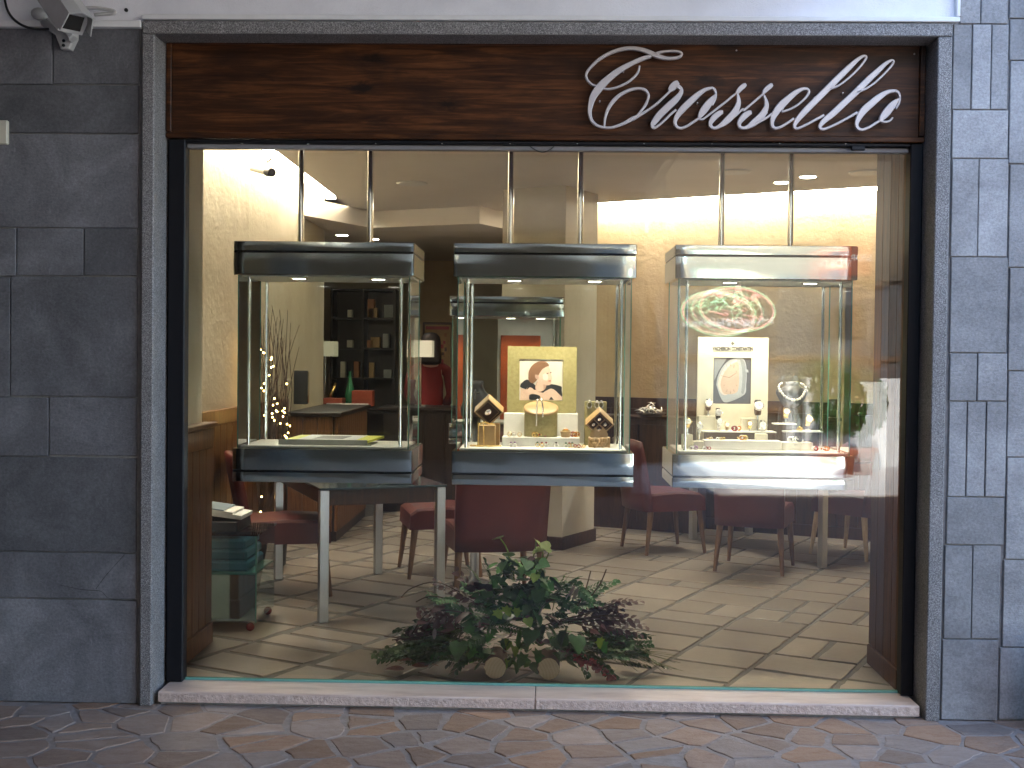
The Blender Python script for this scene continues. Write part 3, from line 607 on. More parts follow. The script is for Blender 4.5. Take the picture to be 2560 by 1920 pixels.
# ================================================================== THE SHOP
sf = mb('grout').box((-4.4, .195, -.05), (3.6, 9.7, FZ-.007)).build('shop_floor', kind='structure')
def st(s, t): p = E1*s+E2*t; return (p.x, p.y)
s = -4.6; nst = 0
while s < 3.4:
    ws = random.uniform(.40, .58); t_ = -1.6+random.uniform(0, .3)
    while t_ < 7.6:
        far = t_ > 4.5; wt = random.uniform(.20, .46)*(1.35 if far else 1)
        if random.random() < .22 and not far: cuts = [(s, s+ws*random.uniform(.4, .6))]; cuts.append((cuts[0][1], s+ws))
        else: cuts = [(s, s+ws)]
        for a, b in cuts:
            j = .010
            cx = st((a+b)/2, t_+wt/2)
            if cx[0] < -.2: j = .026
            g = random.uniform(.0075, .012)
            p = [(a+g+random.uniform(0, j), t_+g+random.uniform(0, j)), (b-g-random.uniform(0, j), t_+g+random.uniform(0, j)), (b-g-random.uniform(0, j), t_+wt-g-random.uniform(0, j)), (a+g+random.uniform(0, j), t_+wt-g-random.uniform(0, j))]
            p = [st(*q) for q in p]; p = clip(p, (0, -1), -.199); p = clip(p, (0, 1), 6.6) if len(p) > 2 else []; p = clip(p, (-1, 0), 2.3) if len(p) > 2 else []; p = clip(p, (1, 0), 3.1) if len(p) > 2 else []
            if len(p) < 3 or area(p) < .004 or cx[1] > 6.2 or cx[0] > .55*(cx[1]+5.2)*.5+.3: continue
            p = [(q[0], q[1]) for k, q in enumerate(p) if (Vector(q)-Vector(p[k-1])).length > .006]
            if len(p) < 3: continue
            mb('flagstone').prism(rough_edges(p, .004), FZ-.03, FZ-random.uniform(0, .002), 'z', .003).build('flagstone', sf); nst += 1
        t_ += wt
    s += ws
print('flagstones', nst)

# walls and ceilings
LX = -2.09; WC = 1.2
def wallbox(name, a, b, mat): return mb(mat).box(a, b).build(name, kind='structure')
lw = wallbox('wall_left', (LX-.15, .89, FZ-.05), (LX, 6.0, 3.3), 'cream_rough')
lr = wallbox('wall_return', (-2.24, .205, FZ-.05), (-1.765, .888, 3.3), 'cream_plaster')
# wood panelling on the left return: vertical boards, plinth and cap
def panelling(parent, X0, y0, y1, x1, side, name='board'):
    n = max(1, round((y1-y0)/.11)); wd = (y1-y0)/n
    for i in range(n): mb('wainscot_wood').box((X0, y0+i*wd+.0015, FZ+.11), (x1, y0+(i+1)*wd-.0015, WC-.13), .003).build('board', parent)
    mb('wainscot_wood').box((X0, y0, FZ), (x1+side*.008, y1, FZ+.108), .004).build('plinth', parent)
    mb('wainscot_wood').box((X0, y0, WC-.128), (x1+side*.006, y1, WC-.028), .004).build('top_rail', parent)
    mb('wainscot_wood').box((X0, y0, WC-.026), (x1+side*.022, y1+.02, WC), .005).build('cap', parent)
wp = thing('wood_panelling', 'warm brown wood panelling beside the window on the left', 'panelling', (-1.74, .5, FZ)); panelling(wp, -1.763, .207, .90, -1.712, 1)
wp2 = thing('wood_panelling', 'dark wainscot along the left wall behind the empty case', 'panelling', (LX, 3, FZ))
for i in range(24):
    y0 = .93+i*.14
    mb('wainscot_wood').box((LX+.002, y0+.002, FZ+.1), (LX+.03, y0+.138, WC-.10), .003).build('board', wp2)
mb('wainscot_wood').box((LX+.002, .93, WC-.098), (LX+.045, 4.29, WC), .004).build('cap', wp2); mb('wainscot_wood').box((LX+.002, .93, FZ), (LX+.036, 4.29, FZ+.098), .004).build('plinth', wp2)
# tall wood panel on the right
rp = thing('wood_panelling', 'tall dark wood panel closing the window on the right', 'panelling', (1.63, .45, FZ))
for i in range(4): mb('panel_wood').box((1.607, .207+i*.125, FZ+.1), (1.66, .207+i*.125+.1235, 2.87), .003).build('board', rp)
mb('panel_wood').box((1.60, .207, FZ), (1.66, .707, FZ+.098), .004).build('plinth', rp)
wallbox('wall_right_return', (1.662, .205, FZ-.05), (3.45, .70, 3.3), 'cream_plaster'); wallbox('wall_right', (3.3, .702, FZ-.05), (3.45, 9.7, 3.3), 'ochre_plaster')
# the angled ochre wall at the back right
WA, WB = Vector((.30, 5.88)), Vector((3.4, 4.50)); wd_ = (WB-WA).normalized(); wn_ = Vector((wd_.y, -wd_.x))      # wn_ points to the shop
def angled(name, a, b, d0, d1, z0, z1, mat, parent=None, ch=0, **k):
    p = [WA+wd_*a+wn_*d0, WA+wd_*b+wn_*d0, WA+wd_*b+wn_*d1, WA+wd_*a+wn_*d1]
    return mb(mat).prism([tuple(q) for q in p][::-1], z0, z1, 'z', ch).build(name, parent, **k)
aw = angled('wall_back', -.1, 3.45, -.15, 0, FZ-.05, 3.3, 'ochre_plaster', kind='structure')
wp3 = thing('wood_panelling', 'dark wainscot below the ochre wall behind the right table', 'panelling', (1.8, 5.2, FZ)); L3 = (WB-WA).length
for i in range(20): angled('board', i*L3/20+.002, (i+1)*L3/20-.002, .002, .03, FZ+.1, WC-.10, 'dark_wood', wp3)
angled('cap', 0, L3, .002, .045, WC-.098, WC, 'dark_wood', wp3); angled('plinth', 0, L3, .002, .036, FZ, FZ+.098, 'dark_wood', wp3)
sb = thing('sideboard', 'low dark wood sideboard against the ochre wall', 'sideboard', (.95, 5.35, FZ))
angled('carcass', .25, 1.25, .05, .38, FZ, 1.02, 'dark_wood', sb, .004); angled('worktop', .23, 1.27, .048, .40, 1.021, 1.05, 'dark_wood', sb, .004)
for i in range(2): angled('door', .27+i*.49, .73+i*.49, .381, .395, FZ+.08, .98, 'dark_wood', sb, .003)
q = at(1627, 1020, 5.15); bw = thing('metal_bowl', 'shallow bowl heaped with silvery metal twists on the sideboard', 'bowl', (q.x, q.y, 1.05))
mb('bust_dark').lathe([(.06, 1.051), (.09, 1.055), (.13, 1.085), (.125, 1.087), (.08, 1.062)], (q.x, q.y, 0), 20).build('dish', bw)
b = mb('silver')
for i in range(34):
    a0 = random.uniform(0, 6.3); r0 = random.uniform(0, .1); pp = Vector((q.x+r0*math.cos(a0), q.y+r0*math.sin(a0), 1.085+.09*(1-r0/.11)*random.random()))
    dd = Vector((random.gauss(0, 1), random.gauss(0, 1), random.gauss(0, .7))).normalized()*.045; b.tube([pp-dd, pp+Vector((0, 0, .015)), pp+dd], .006, 5)
b.build('metal_twists', bw, kind='stuff')
wallbox('wall_rear', (-4.4, 9.5, FZ-.05), (3.3, 9.7, 3.3), 'ochre_plaster'); wallbox('wall_alcove', (-4.4, 6.0, FZ-.05), (-4.25, 9.5, 3.3), 'dark_render'); wallbox('wall_alcove_front', (-4.4, 5.85, FZ-.05), (LX-.151, 5.999, 3.3), 'ochre_plaster')
# ceilings: main sheet with slots for the cove lamps, lower bay at the back
cl = mb('ceiling_paint').prism([(-1.775, .205), (3.3, .205), (3.3, 3.58), (.4, 5.112), (.1, 5.27), (.1, 9.5), (-1.775, 9.5)], CZ, CZ+.12, 'z').build('ceiling', kind='structure')
mb('ceiling_paint').box((-4.4, .2, 3.22), (3.45, 9.7, 3.30)).build('ceiling_slab', kind='structure')
CL = 2.725
cl2 = mb('ceiling_paint').prism([(-2.089, 4.75), (-1.61, 5.8), (-.6, 5.35), (-.45, 5.65), (.09, 6.71), (.09, 9.49), (-4.24, 9.49), (-4.24, 6.005), (-2.089, 6.005)], CL, CZ-.002, 'z').build('lower_ceiling', kind='structure')
# cove lamps lying on top of the ceiling edges
cv = thing('cove_lamp', 'glowing lamp strip in the slot above the left wall', 'lamp', (-1.86, 3, CZ+.16)); mb('cove_glow').box((-2.05, .95, CZ+.12), (-1.97, 5.9, CZ+.15)).build('lamp_strip', cv)
cv = thing('cove_lamp', 'glowing lamp strip in the slot above the ochre back wall', 'lamp', (1.8, 4.5, CZ+.16)); angled('lamp_strip', .1, 3.3, .06, .13, CZ+.075, CZ+.105, 'cove_glow', cv)
# recessed downlights and round ceiling discs
def cz(px, py, Z): d = ray(px, py); return CAMP+d*((Z-1.55)/d.z)
DL = [(1955, 455, CZ, 'lit downlight in the ceiling over the right table, nearer the wall'), (2020, 441, CZ, 'lit downlight in the ceiling over the right table, nearer the window'),
      (855, 587, CL, 'left one of two lit downlights in the lower ceiling bay'), (933, 597, CL, 'right one of two lit downlights in the lower ceiling bay')]
spots = [(cz(a, b, z), l) for a, b, z, l in DL]
spots += [(Vector((-1.0, 1.75, CZ)), 'added downlight above the left table, hidden behind the fascia'), (Vector((.35, 1.6, CZ)), 'added downlight above the middle of the floor, hidden behind the fascia')]  # two unseen lamps added to light the floor below
for k, (p, l) in enumerate(spots):
    dl = thing('downlight', l, 'lamp', (p.x, p.y, p.z), group='ceiling downlights')
    mb('chrome').lathe([(.058, -.002), (.066, -.006), (.070, -.001), (.060, -.001)], p, 20).build('trim_ring', dl)
    mb('downlight_glow').cyl((p.x, p.y, p.z-.0015), (p.x, p.y, p.z-.0075), .056, n=20).build('lens', dl)
    pw = (55, 55, 18, 18, 42, 36)[k]*INT; tg = [(1.6, 3.9, 0), (1.9, 3.3, 0), (-1.5, 5.6, 0), (-1.1, 5.8, 0), (-1.15, 2.2, 0), (.5, 2.4, 0)][k]
    light('SPOT', 'downlight_beam', (p.x, p.y, p.z-.02), tg, pw, WARM, dl, spot_size=R(100), spot_blend=.5, shadow_soft_size=.03)
for px, py, l in ((1030, 457, 'pale round ceiling speaker above the space between two cases'), (1835, 428, 'pale round ceiling speaker above the right display case'), (2165, 430, 'pale round ceiling speaker cut off by the tall wood panel')):
    p = cz(px, py, CZ); b = mb('trim_white').lathe([(.10, -.012), (.115, -.010), (.12, -.001), (.1, -.001)], p, 24); tag(b.build('ceiling_speaker', loc=p), l, 'speaker', 'ceiling speakers')
# square column
co = thing('column', 'square plastered column standing behind the middle display case', 'column', (.14, 4.05, FZ))
cA = Vector((.14, 4.054)); cB = cA+Vector((.267, .495)); cD = cA+Vector((-.495, .267)); cC = cB+Vector((-.495, .267))
mb('column_paint').prism([tuple(q) for q in (cA, cB, cC, cD)], FZ, CZ-.001, 'z').build('shaft', co)
pl_ = inset([tuple(q) for q in (cA, cB, cC, cD)], -.014); mb('dark_wood').prism(pl_, FZ, FZ+.10, 'z', .004).build('skirting', co)
# indoor security camera below the left cove
q = at(655, 425, 1.6); ic = thing('security_camera', 'small cream indoor camera hanging by the bright left cove', 'camera', q)
e0 = at(632, 420, 1.65); e1 = at(668, 430, 1.5); e2 = at(680, 431, 1.45)
mb('beige_plastic').cyl(e0, e1, .024, n=4).build('housing', ic); mb('black_plastic').cyl(e1, e2, .024, n=16).build('lens', ic)
mb('chrome').tube([e1.lerp(e0, .3), at(668, 405, 1.6), at(690, 388, 1.62), Vector((at(690, 388, 1.62).x, 1.62, CZ))], .006, 6).build('stalk', ic); mb('black_plastic').tube([e0, at(636, 405, 1.66), at(660, 385, 1.66), Vector((-1.77, 1.66, CZ-.001))], .003, 5).build('wire', ic)

# ================================================================== SUSPENDED DISPLAY CASES
def rod_x(px): return at(px, 500, .87).x
def make_case(label, X0, X1, Y0, Y1, Zt, Zs1, Zu, Zl, Zs2, Zb, rods, power, group='suspended display cases', depth=None, pucks=None):
    t = thing('display_case', label, 'display case', ((X0+X1)/2, (Y0+Y1)/2, Zb), group=group)
    def hollow(z0, z1, dx):                  # a bevelled steel band
        bb = mb('steel').box((X0, Y0+.006, z0), (X1, Y1, z1), .004); xs = [X0+.0035+q for q in (0, .004, .010, .018, .028, .042, .06, .085, .12)]; xs += [X0+(X1-X0)*q/16 for q in range(3, 14)]; xs += [X0+X1-q for q in xs[:9]][::-1]
        zs_ = [z0+.0035+(z1-z0-.007)*q/5 for q in range(6)]; vs = []; nn = len(xs)
        for zz in zs_:
            for x in xs:
                dd = min(x-X0, X1-x); kz = (zz-z0)/(z1-z0); vs.append((x, Y0+.0045*math.exp(-dd/.022)+.0008*math.exp(-dd/.09)*math.cos(6*kz)+.0004*(2*kz-1)**2+.0002*math.sin(9*x+5*kz), zz))
        bb.add(vs, [(j*nn+i, j*nn+i+1, (j+1)*nn+i+1, (j+1)*nn+i) for j in range(5) for i in range(nn-1)], True)
        ed = [j*nn for j in range(6)]; bot = [vs[i] for i in range(nn)]; top = [vs[5*nn+i] for i in range(nn)]; lf = [vs[j*nn] for j in range(6)]; rg = [vs[j*nn+nn-1] for j in range(6)]
        for L_ in (bot[::-1], top, lf, rg[::-1]):
            m_ = len(L_); bb.add(L_+[(v[0], Y0+.012, v[2]) for v in L_], [(i, i+1, m_+i+1, m_+i) for i in range(m_-1)], False)
        bb.build('steel_band', t)
    hollow(Zs1+.0025, Zt, 0); hollow(Zu, Zs1-.0025, 0); mb('black_metal').box((X0+.004, Y0+.004, Zs1-.0024), (X1-.004, Y1-.004, Zs1+.0024)).build('shadow_gap', t)
    hollow(Zs2+.0025, Zl, 0); hollow(Zb, Zs2-.0025, 0); mb('black_metal').box((X0+.004, Y0+.004, Zs2-.0024), (X1-.004, Y1-.004, Zs2+.0024)).build('shadow_gap', t)
    gx0, gx1, gy0, gy1 = X0+.022, X1-.022, Y0+.022, Y1-.022
    mb('white_board').box((gx0+.012, gy0+.012, Zu-.006), (gx1-.012, gy1-.012, Zu-.001)).build('lamp_plate', t)
    mb('white_board').box((gx0+.012, gy0+.012, Zl+.001), (gx1-.012, gy1-.012, Zl+.012), .002).build('display_board', t)
    for a, b in (((gx0, gy0), (gx1, gy0)), ((gx1, gy0), (gx1, gy1)), ((gx1, gy1), (gx0, gy1)), ((gx0, gy1), (gx0, gy0))):
        g = mb('case_glass').add([(a[0], a[1], Zl), (b[0], b[1], Zl), (b[0], b[1], Zu), (a[0], a[1], Zu)], [(0,1,2,3)]).build('glass_panel', t)
    for a, b in ((gx0, gy0), (gx1, gy0), (gx1, gy1), (gx0, gy1)): mb('glass_edge').box((a-.0025, b-.0025, Zl+.0005), (a+.0025, b+.0025, Zu-.0005)).build('glass_edge', t)
    for a in (gx0+.045, gx1-.045):
        for b in (gy0+.035, gy1-.05): mb('chrome').cyl((a, b, Zl+.0125), (a, b, Zu-.0065), .0085, n=12).build('corner_rod', t)
    ym = (Y0+Y1)/2
    for x in rods:
        r = mb('chrome').cyl((x, ym, Zt-.001), (x, ym, CZ-.001), .0155, n=16).build('suspension_rod', t); mb('chrome').cyl((x, ym, CZ-.012), (x, ym, CZ-.0012), .035, n=20).build('ceiling_rose', r)
    for x in (pucks or (X0+.33*(X1-X0), X0+.78*(X1-X0))):
        yy = Y0+.16
        d = mb('chrome').lathe([(.03, -.009), (.042, -.010), (.044, -.0065), (.034, -.0065)], (x, yy, Zu), 20).build('spotlight', t); mb('puck_glow').cyl((x, yy, Zu-.0070), (x, yy, Zu-.0095), .032, n=18).build('spotlight_lens', d)
        light('SPOT', 'case_beam', (x, yy, Zu-.014), (x, yy+.06, Zl), power*INT, (1, .87, .66), t, spot_size=R(110), spot_blend=.6, shadow_soft_size=.025)
    return t
Y0, Y1 = .62, 1.12
def cz_(px0, px1, l0, l1, ys): 
    pm = (px0+px1)/2; return [at(px0, 640, Y0).x, at(px1, 640, Y0).x]+[at(pm, y, Y0).z for y in ys]
c1 = cz_(583, 1035, 583, 1031, (605, 631, 691, 1122, 1180, 1207)); c2_ = cz_(1134, 1592, 0, 0, (607, 634, 691, 1132, 1189, 1217)); c3 = cz_(1688, 2146, 0, 0, (613, 640, 698, 1137, 1193, 1222))
ZZ = [sum(c[i] for c in (c1, c2_, c3))/3 for i in range(2, 8)]
K1 = make_case('left display case, nearly empty with a yellow booklet', c1[0], c1[1], Y0, Y1, *ZZ, (rod_x(753), rod_x(926)), 8)
K2 = make_case('middle display case with portrait stand and gold jewellery', c2_[0], c2_[1], Y0, Y1, *ZZ, (rod_x(1277), rod_x(1451)), 42)
K3 = make_case('right display case with watches and a pearl necklace', c3[0], c3[1], Y0, Y1, *ZZ, (rod_x(1804), rod_x(1977)), 38)
b4 = [at(1124, 760, 3.3).x, at(1410, 760, 3.3).x]+[at(1267, y, 3.3).z for y in (741, 757, 791, 1060, 1095, 1112)]
K4 = make_case('farther display case with an orange panel, in front of the column', b4[0], b4[1], 3.3, 3.76, *b4[2:], (), 9, pucks=(at(1277, 790, 3.45).x, at(1352, 790, 3.45).x))
a, b = at(1245, 800, 3.72), at(1395, 1000, 3.72); mb('white_board').box((a.x, 3.715, b4[5]+.013), (b.x, 3.725, b4[4]-.007)).build('back_panel', K4)
mb('brushed').box((-.22, 3.762, b4[5]-.2), (-.14, 4.18, b4[5]-.14)).build('wall_bracket', K4)
a, b = at(1252, 838, 3.66), at(1350, 990, 3.66); op = mb("orange_panel").box((a.x, 3.66, b4[5]+.0125), (b.x, 3.68, a.z), .002).build('orange_panel', loc=(a.x, 3.66, b.z)); tag(op, 'orange display panel lit from above in the farther case', 'panel')

# ================================================================== FURNITURE
def chair(name, label, loc, rz, legmat, w_=.48, d_=.48, sh=.46, bh=.88):
    t = thing(name, label, 'chair', (loc[0], loc[1], FZ), rz, 'red leather chairs', local=True)
    def soft(vs, fs): return mb('red_leather').add(vs, fs, True)
    # seat: rounded block
    b = mb('red_leather'); prof = [(-.5, sh-.13), (-.5, sh-.02), (-.46, sh+.005), (0, sh+.018), (.40, sh+.008), (.5, sh-.025), (.51, sh-.13)]
    vs = []
    for x in (-1, -.96, .96, 1):
        for y, z in prof: vs.append((x*w_/2, y*d_, z-(.016 if abs(x) == 1 and z > sh-.1 else 0)))
    n = len(prof); fs = [(i*n+k, (i+1)*n+k, (i+1)*n+k+1, i*n+k+1) for i in range(3) for k in range(n-1)]+[(i*n, i*n+n-1, (i+1)*n+n-1, (i+1)*n) for i in range(3)]+[list(range(n)), [3*n+k for k in range(n)][::-1]]
    b.add(vs, fs, False).build('seat', t)
    # curved backrest, reaching down to the seat apron
    vs = []; nx, nz = 8, 6
    for side in (0, 1):
        for j in range(nz+1):
            z = sh-.13+(bh-sh+.13)*j/nz; tilt = -.5*d_-.005-.10*(j/nz)**1.3
            for i in range(nx+1):
                u = -1+2*i/nx; ww = w_/2*(1+.03*j/nz); y = tilt+.045*u*u-(.045 if side else 0)+(.012 if (j == nz) == (side == 1) and j == nz else 0); vs.append((u*ww, y, z-(.018*u**4 if j == nz else 0)))
    W = nx+1; H = (nz+1)*W; fs = []
    for j in range(nz):
        for i in range(nx): a = j*W+i; fs.append((a, a+1, a+W+1, a+W)); fs.append((H+a, H+a+W, H+a+W+1, H+a+1))
    for i in range(nx): fs.append((i, H+i, H+i+1, i+1)); a = nz*W+i; fs.append((a, a+1, H+a+1, H+a))
    for j in range(nz): a = j*W; fs.append((a, a+W, H+a+W, H+a)); a += nx; fs.append((a, H+a, H+a+W, a+W))
    mb('red_leather').add(vs, fs, True).build('backrest', t)
    for sx in (-1, 1):
        for sy in (-1, 1): mb(legmat).cyl((sx*(w_/2-.03), sy*(d_/2-.035), sh-.131), (sx*(w_/2-.005), sy*(d_/2+.005), .0), .024, .013, 12).build('leg', t)
    return t
chair('chair', 'red leather chair with its back to the window, behind the flowers', (-.32, 2.17), R(15), 'chair_wood', .56, .50)
chair('chair', 'red leather chair with a glowing orange seat, right of the left table', (-.72, 3.02), R(105), 'chair_wood')
chair('chair', 'red leather chair pushed under the left table', (-1.62, 2.28), R(-75), 'chair_wood', .48, .5)
chair('chair', 'purplish red chair with its back to the window at the right table', (1.51, 3.37), R(-20), 'chair_wood')
chair('chair', 'reddish chair seen from its side between column and right table', (.93, 4.15), R(-70), 'chair_wood')
chair('chair', 'chair with pale wood legs on the far side of the right table', (2.40, 4.05), R(43), 'pale_wood')
def table(label, ctr, rz, lw_, ll, topmat):
    t = thing('table', label, 'table', (ctr[0], ctr[1], FZ), rz, 'tables with square metal legs', local=True); hz = .74
    mb(topmat).box((-lw_/2-.03, -ll/2-.03, hz), (lw_/2+.03, ll/2+.03, hz+.012), .002).build('tabletop', t)
    for a, b in (((-lw_/2, -ll/2+.03), (-lw_/2+.02, ll/2-.03)), ((lw_/2-.02, -ll/2+.03), (lw_/2, ll/2-.03)), ((-lw_/2+.03, -ll/2), (lw_/2-.03, -ll/2+.02)), ((-lw_/2+.03, ll/2-.02), (lw_/2-.03, ll/2))):
        mb('dark_wood').box((a[0], a[1], hz-.09), (b[0], b[1], hz-.001), .002).build('apron', t)
    for sx in (-1, 1):
        for sy in (-1, 1): x, y = sx*lw_/2, sy*ll/2; mb('brushed').box((x-.026, y-.026, 0), (x+.026, y+.026, hz-.001), .003).build('leg', t)
    return t
plain('table_glass', (.05,.07,.08), .08)
T1 = table('table with square metal legs and dark top below the left case', (-1.18, 2.165), R(23), .68, 1.36, 'table_glass')
T2 = table('table with square metal legs and dark top at the right', (1.88, 4.25), R(31), .60, 1.50, 'table_glass')
q = at(1072, 1195, 1.9); tag(mb('plate_blue').lathe([(.03, .0), (.10, .012), (.12, .03), (.105, .028), (.04, .012)], (-.86, 1.72, FZ+.753), 20).build('glass_dish', loc=(-.86, 1.72, FZ+.753)), 'small glass dish on the corner of the left table', 'dish')

# glass cube with folded blue cloth by the left panelling
gcx0, gcx1, gcy0, gcy1 = -2.02, -1.545, 1.16, 1.60
gc = thing('glass_cube', 'glass cube on red ball feet beside the left panelling', 'side table', (-1.8, 1.4, FZ)); zt_ = at(600, 1340, gcy0).z
for a, b in (((gcx0, gcy0), (gcx1, gcy0)), ((gcx1, gcy0), (gcx1, gcy1)), ((gcx1, gcy1), (gcx0, gcy1)), ((gcx0, gcy1), (gcx0, gcy0))):
    mb('blue_glass').add([(a[0], a[1], FZ+.045), (b[0], b[1], FZ+.045), (b[0], b[1], zt_), (a[0], a[1], zt_)], [(0,1,2,3)]).build('glass_panel', gc)
mb('blue_glass').box((gcx0-.01, gcy0-.01, zt_+.001), (gcx1+.01, gcy1+.01, zt_+.01)).build('glass_top', gc); zsh = at(600, 1432, gcy0).z
mb('mirror').box((gcx0+.004, gcy0+.012, FZ+.05), (gcx1-.004, gcy0+.018, zsh-.014)).build('mirror_panel', gc); mb('glass_edge').box((gcx0+.004, gcy0+.004, zsh-.012), (gcx1-.004, gcy1-.004, zsh)).build('shelf', gc); mb('glass_edge').box((gcx1-.003, gcy0-.003, FZ+.045), (gcx1+.003, gcy0+.003, zt_-.001)).build('glass_edge', gc)
for x in (gcx0+.03, gcx1-.03):
    for y in (gcy0-.0, gcy1-.03): mb('red_ball').ball((x, y, FZ+.023), .023, 16).build('ball_foot', gc)
for k in range(3):
    hz = (zt_-zsh-.03)/3; z = zsh+.001+k*(hz+.001); b = mb('teal_cloth').box((gcx0+.03, gcy0+.03+.01*k, z), (gcx1-.05-.012*k, gcy1-.05, z+hz), .012)
    tag(b.build('folded_cloth', loc=(gcx0+.2, gcy0+.2, z)), ['bottom', 'middle', 'top'][k]+' folded teal cloth inside the glass cube', 'cloth', 'folded cloths in the glass cube')
zq = zt_+.011
tag(mb('black_plastic').box((-2.0, 1.2, zq), (-1.66, 1.5, zq+.06), .006).build('equipment_box', loc=(-1.9, 1.3, zq)), 'flat black box on top of the glass cube', 'box')
bk = thing('magazine_stack', 'white and blue magazines lying tilted on the black box', 'magazines', (-1.85, 1.35, zq+.065))
M = Matrix.Translation((-1.86, 1.34, zq+.095)) @ Matrix.Rotation(R(7), 4, 'Y')
for k, (mt, h) in enumerate((('paper', .022), ('white_board', .012), ('plate_blue', .006))):
    mb(mt).box((-.16, -.13, 0), (.22-.05*k, .12, h), .001).xf(M @ Matrix.Translation((0, 0, (0, .0225, .035)[k]))).build('magazine', bk)

# counter along the left wall with its clutter
ct = thing('counter', 'dark wood counter along the left wall with boxes on it', 'counter', (-1.85, 5.1, FZ))
for i in range(14): mb('wainscot_wood').box((-1.68, 4.3+i*.11+.002, FZ+.08), (-1.652, 4.3+(i+1)*.11-.002, 1.06), .003).build('slat', ct)
for i in range(3): mb('wainscot_wood').box((LX+.04+i*.12, 4.27, FZ+.08), (LX+.04+i*.12+.117, 4.298, 1.06), .003).build('slat', ct)
mb('black_wood').box((LX+.037, 4.30, FZ), (-1.681, 5.84, 1.06)).build('carcass', ct); mb('black_wood').box((LX+.03, 4.24, 1.061), (-1.62, 5.86, 1.095), .004).build('worktop', ct); mb('black_wood').box((-1.6805, 4.3, FZ), (-1.662, 5.84, FZ+.078)).build('plinth', ct)
# desk farther in
dk = thing('desk', 'dark reception desk deep in the shop', 'desk', (-1.0, 5.9, FZ)); DZ = 1.06
mb('black_wood').box((-1.55, 6.2, FZ), (-.35, 6.75, DZ-.03), .004).build('front', dk); mb('black_wood').box((-1.6, 6.15, DZ-.029), (-.3, 6.8, DZ), .004).build('worktop', dk)
for i in range(6): mb('black_wood').box((-1.54+i*.2, 6.185, FZ+.05), (-1.36+i*.2, 6.199, DZ-.06), .002).build('panel', dk)
def onc(px, Y, w, h, dpt, mat, name, label, cat, z=1.0955, ch=.002):
    x = at(px, 1000, Y).x; return tag(mb(mat).box((x-w/2, Y, z), (x+w/2, Y+dpt, z+h), ch).build(name, loc=(x, Y, z)), label, cat)
mo = thing('monitor', 'black computer monitor behind the tall twigs', 'monitor', (at(725, 990, 4.7).x, 4.7, 1.0955)); xm = at(725, 990, 4.7).x-.02
mb('black_plastic').box((xm-.17, 4.68, 1.14), (xm+.17, 4.72, 1.42), .005).build('screen', mo); mb('chrome').box((xm+.171, 4.685, 1.15), (xm+.177, 4.715, 1.41)).build('side_edge', mo); mb('black_plastic').box((xm-.03, 4.7, 1.096), (xm+.03, 4.73, 1.139)).build('stand', mo); mb('black_plastic').box((xm-.1, 4.66, 1.0955), (xm+.1, 4.8, 1.1)).build('base', mo) if 0 else None
onc(822, 6.22, .26, .075, .2, 'orange_box', 'gift_box', 'left orange gift box on the desk', 'box', DZ+.001); onc(905, 6.3, .20, .15, .15, 'orange_box', 'gift_box', 'taller orange gift box behind the white tray', 'box', DZ+.001)
onc(868, 6.18, .40, .03, .03, 'white_board', 'tray', 'long white tray on the desk in front of the orange boxes', 'tray', DZ+.001)
x = at(875, 985, 6.45).x; tag(mb('green_bottle').lathe([(.05, 0), (.055, .02), (.05, .12), (.03, .2), (.016, .26), (.016, .33), (.02, .335)], (x, 6.45, DZ+.001), 18).build('bottle', loc=(x, 6.45, DZ)), 'slim green bottle standing on the desk', 'bottle')
x = at(832, 985, 6.5).x; tag(mb('gold').tube([(x-.03, 6.5, DZ), (x-.01, 6.5, DZ+.12), (x+.03, 6.5, DZ+.22)], [.03, .022, .012], 8).build('gold_ornament', loc=(x, 6.5, DZ)), 'curved gold ornament behind the left orange box', 'ornament')
for k, (px, Y) in enumerate(((813, 7.6), (1052, 6.45))):
    x = at(px, 870, Y).x; lp = thing('table_lamp', ['table lamp with cream square shade seen through the left case', 'table lamp with cream square shade beside the person in red'][k], 'lamp', (x, Y, .95), group='table lamps with cream shades')
    zc = at(px, 872, Y).z; mb('shade_cream').prism([(x-.12, Y-.12), (x+.12, Y-.12), (x+.12, Y+.12), (x-.12, Y+.12)], zc-.08, zc+.08, 'z').build('lamp_shade', lp); zf = FZ if k == 0 else DZ+.0005; mb('chrome').cyl((x, Y, zf+.02), (x, Y, zc-.08), .010).build('stem', lp); mb('chrome').cyl((x, Y, zf), (x, Y, zf+.02), .08, n=20).build('base', lp)
su = thing('shelf_unit', 'tall dark shelf unit deep in the shop behind the left case', 'shelves', (-2.3, 8.3, FZ))
sx0, sx1 = at(828, 900, 8.2).x, at(985, 900, 8.2).x
for x in (sx0, (sx0+sx1)/2, sx1): mb('black_wood').box((x-.015, 8.2, FZ), (x+.015, 8.5, 2.3), .002).build('upright', su)
for k, z in enumerate((.5, .9, 1.28, 1.62, 1.96, 2.28)):
    for a, b in ((sx0+.016, (sx0+sx1)/2-.016), ((sx0+sx1)/2+.016, sx1-.016)): mb('black_wood').box((a, 8.21, z), (b, 8.49, z+.02), .001).build('shelf', su)
mb('black_wood').box((sx0+.016, 8.491, FZ), (sx1-.016, 8.5, 2.28)).build('back', su)
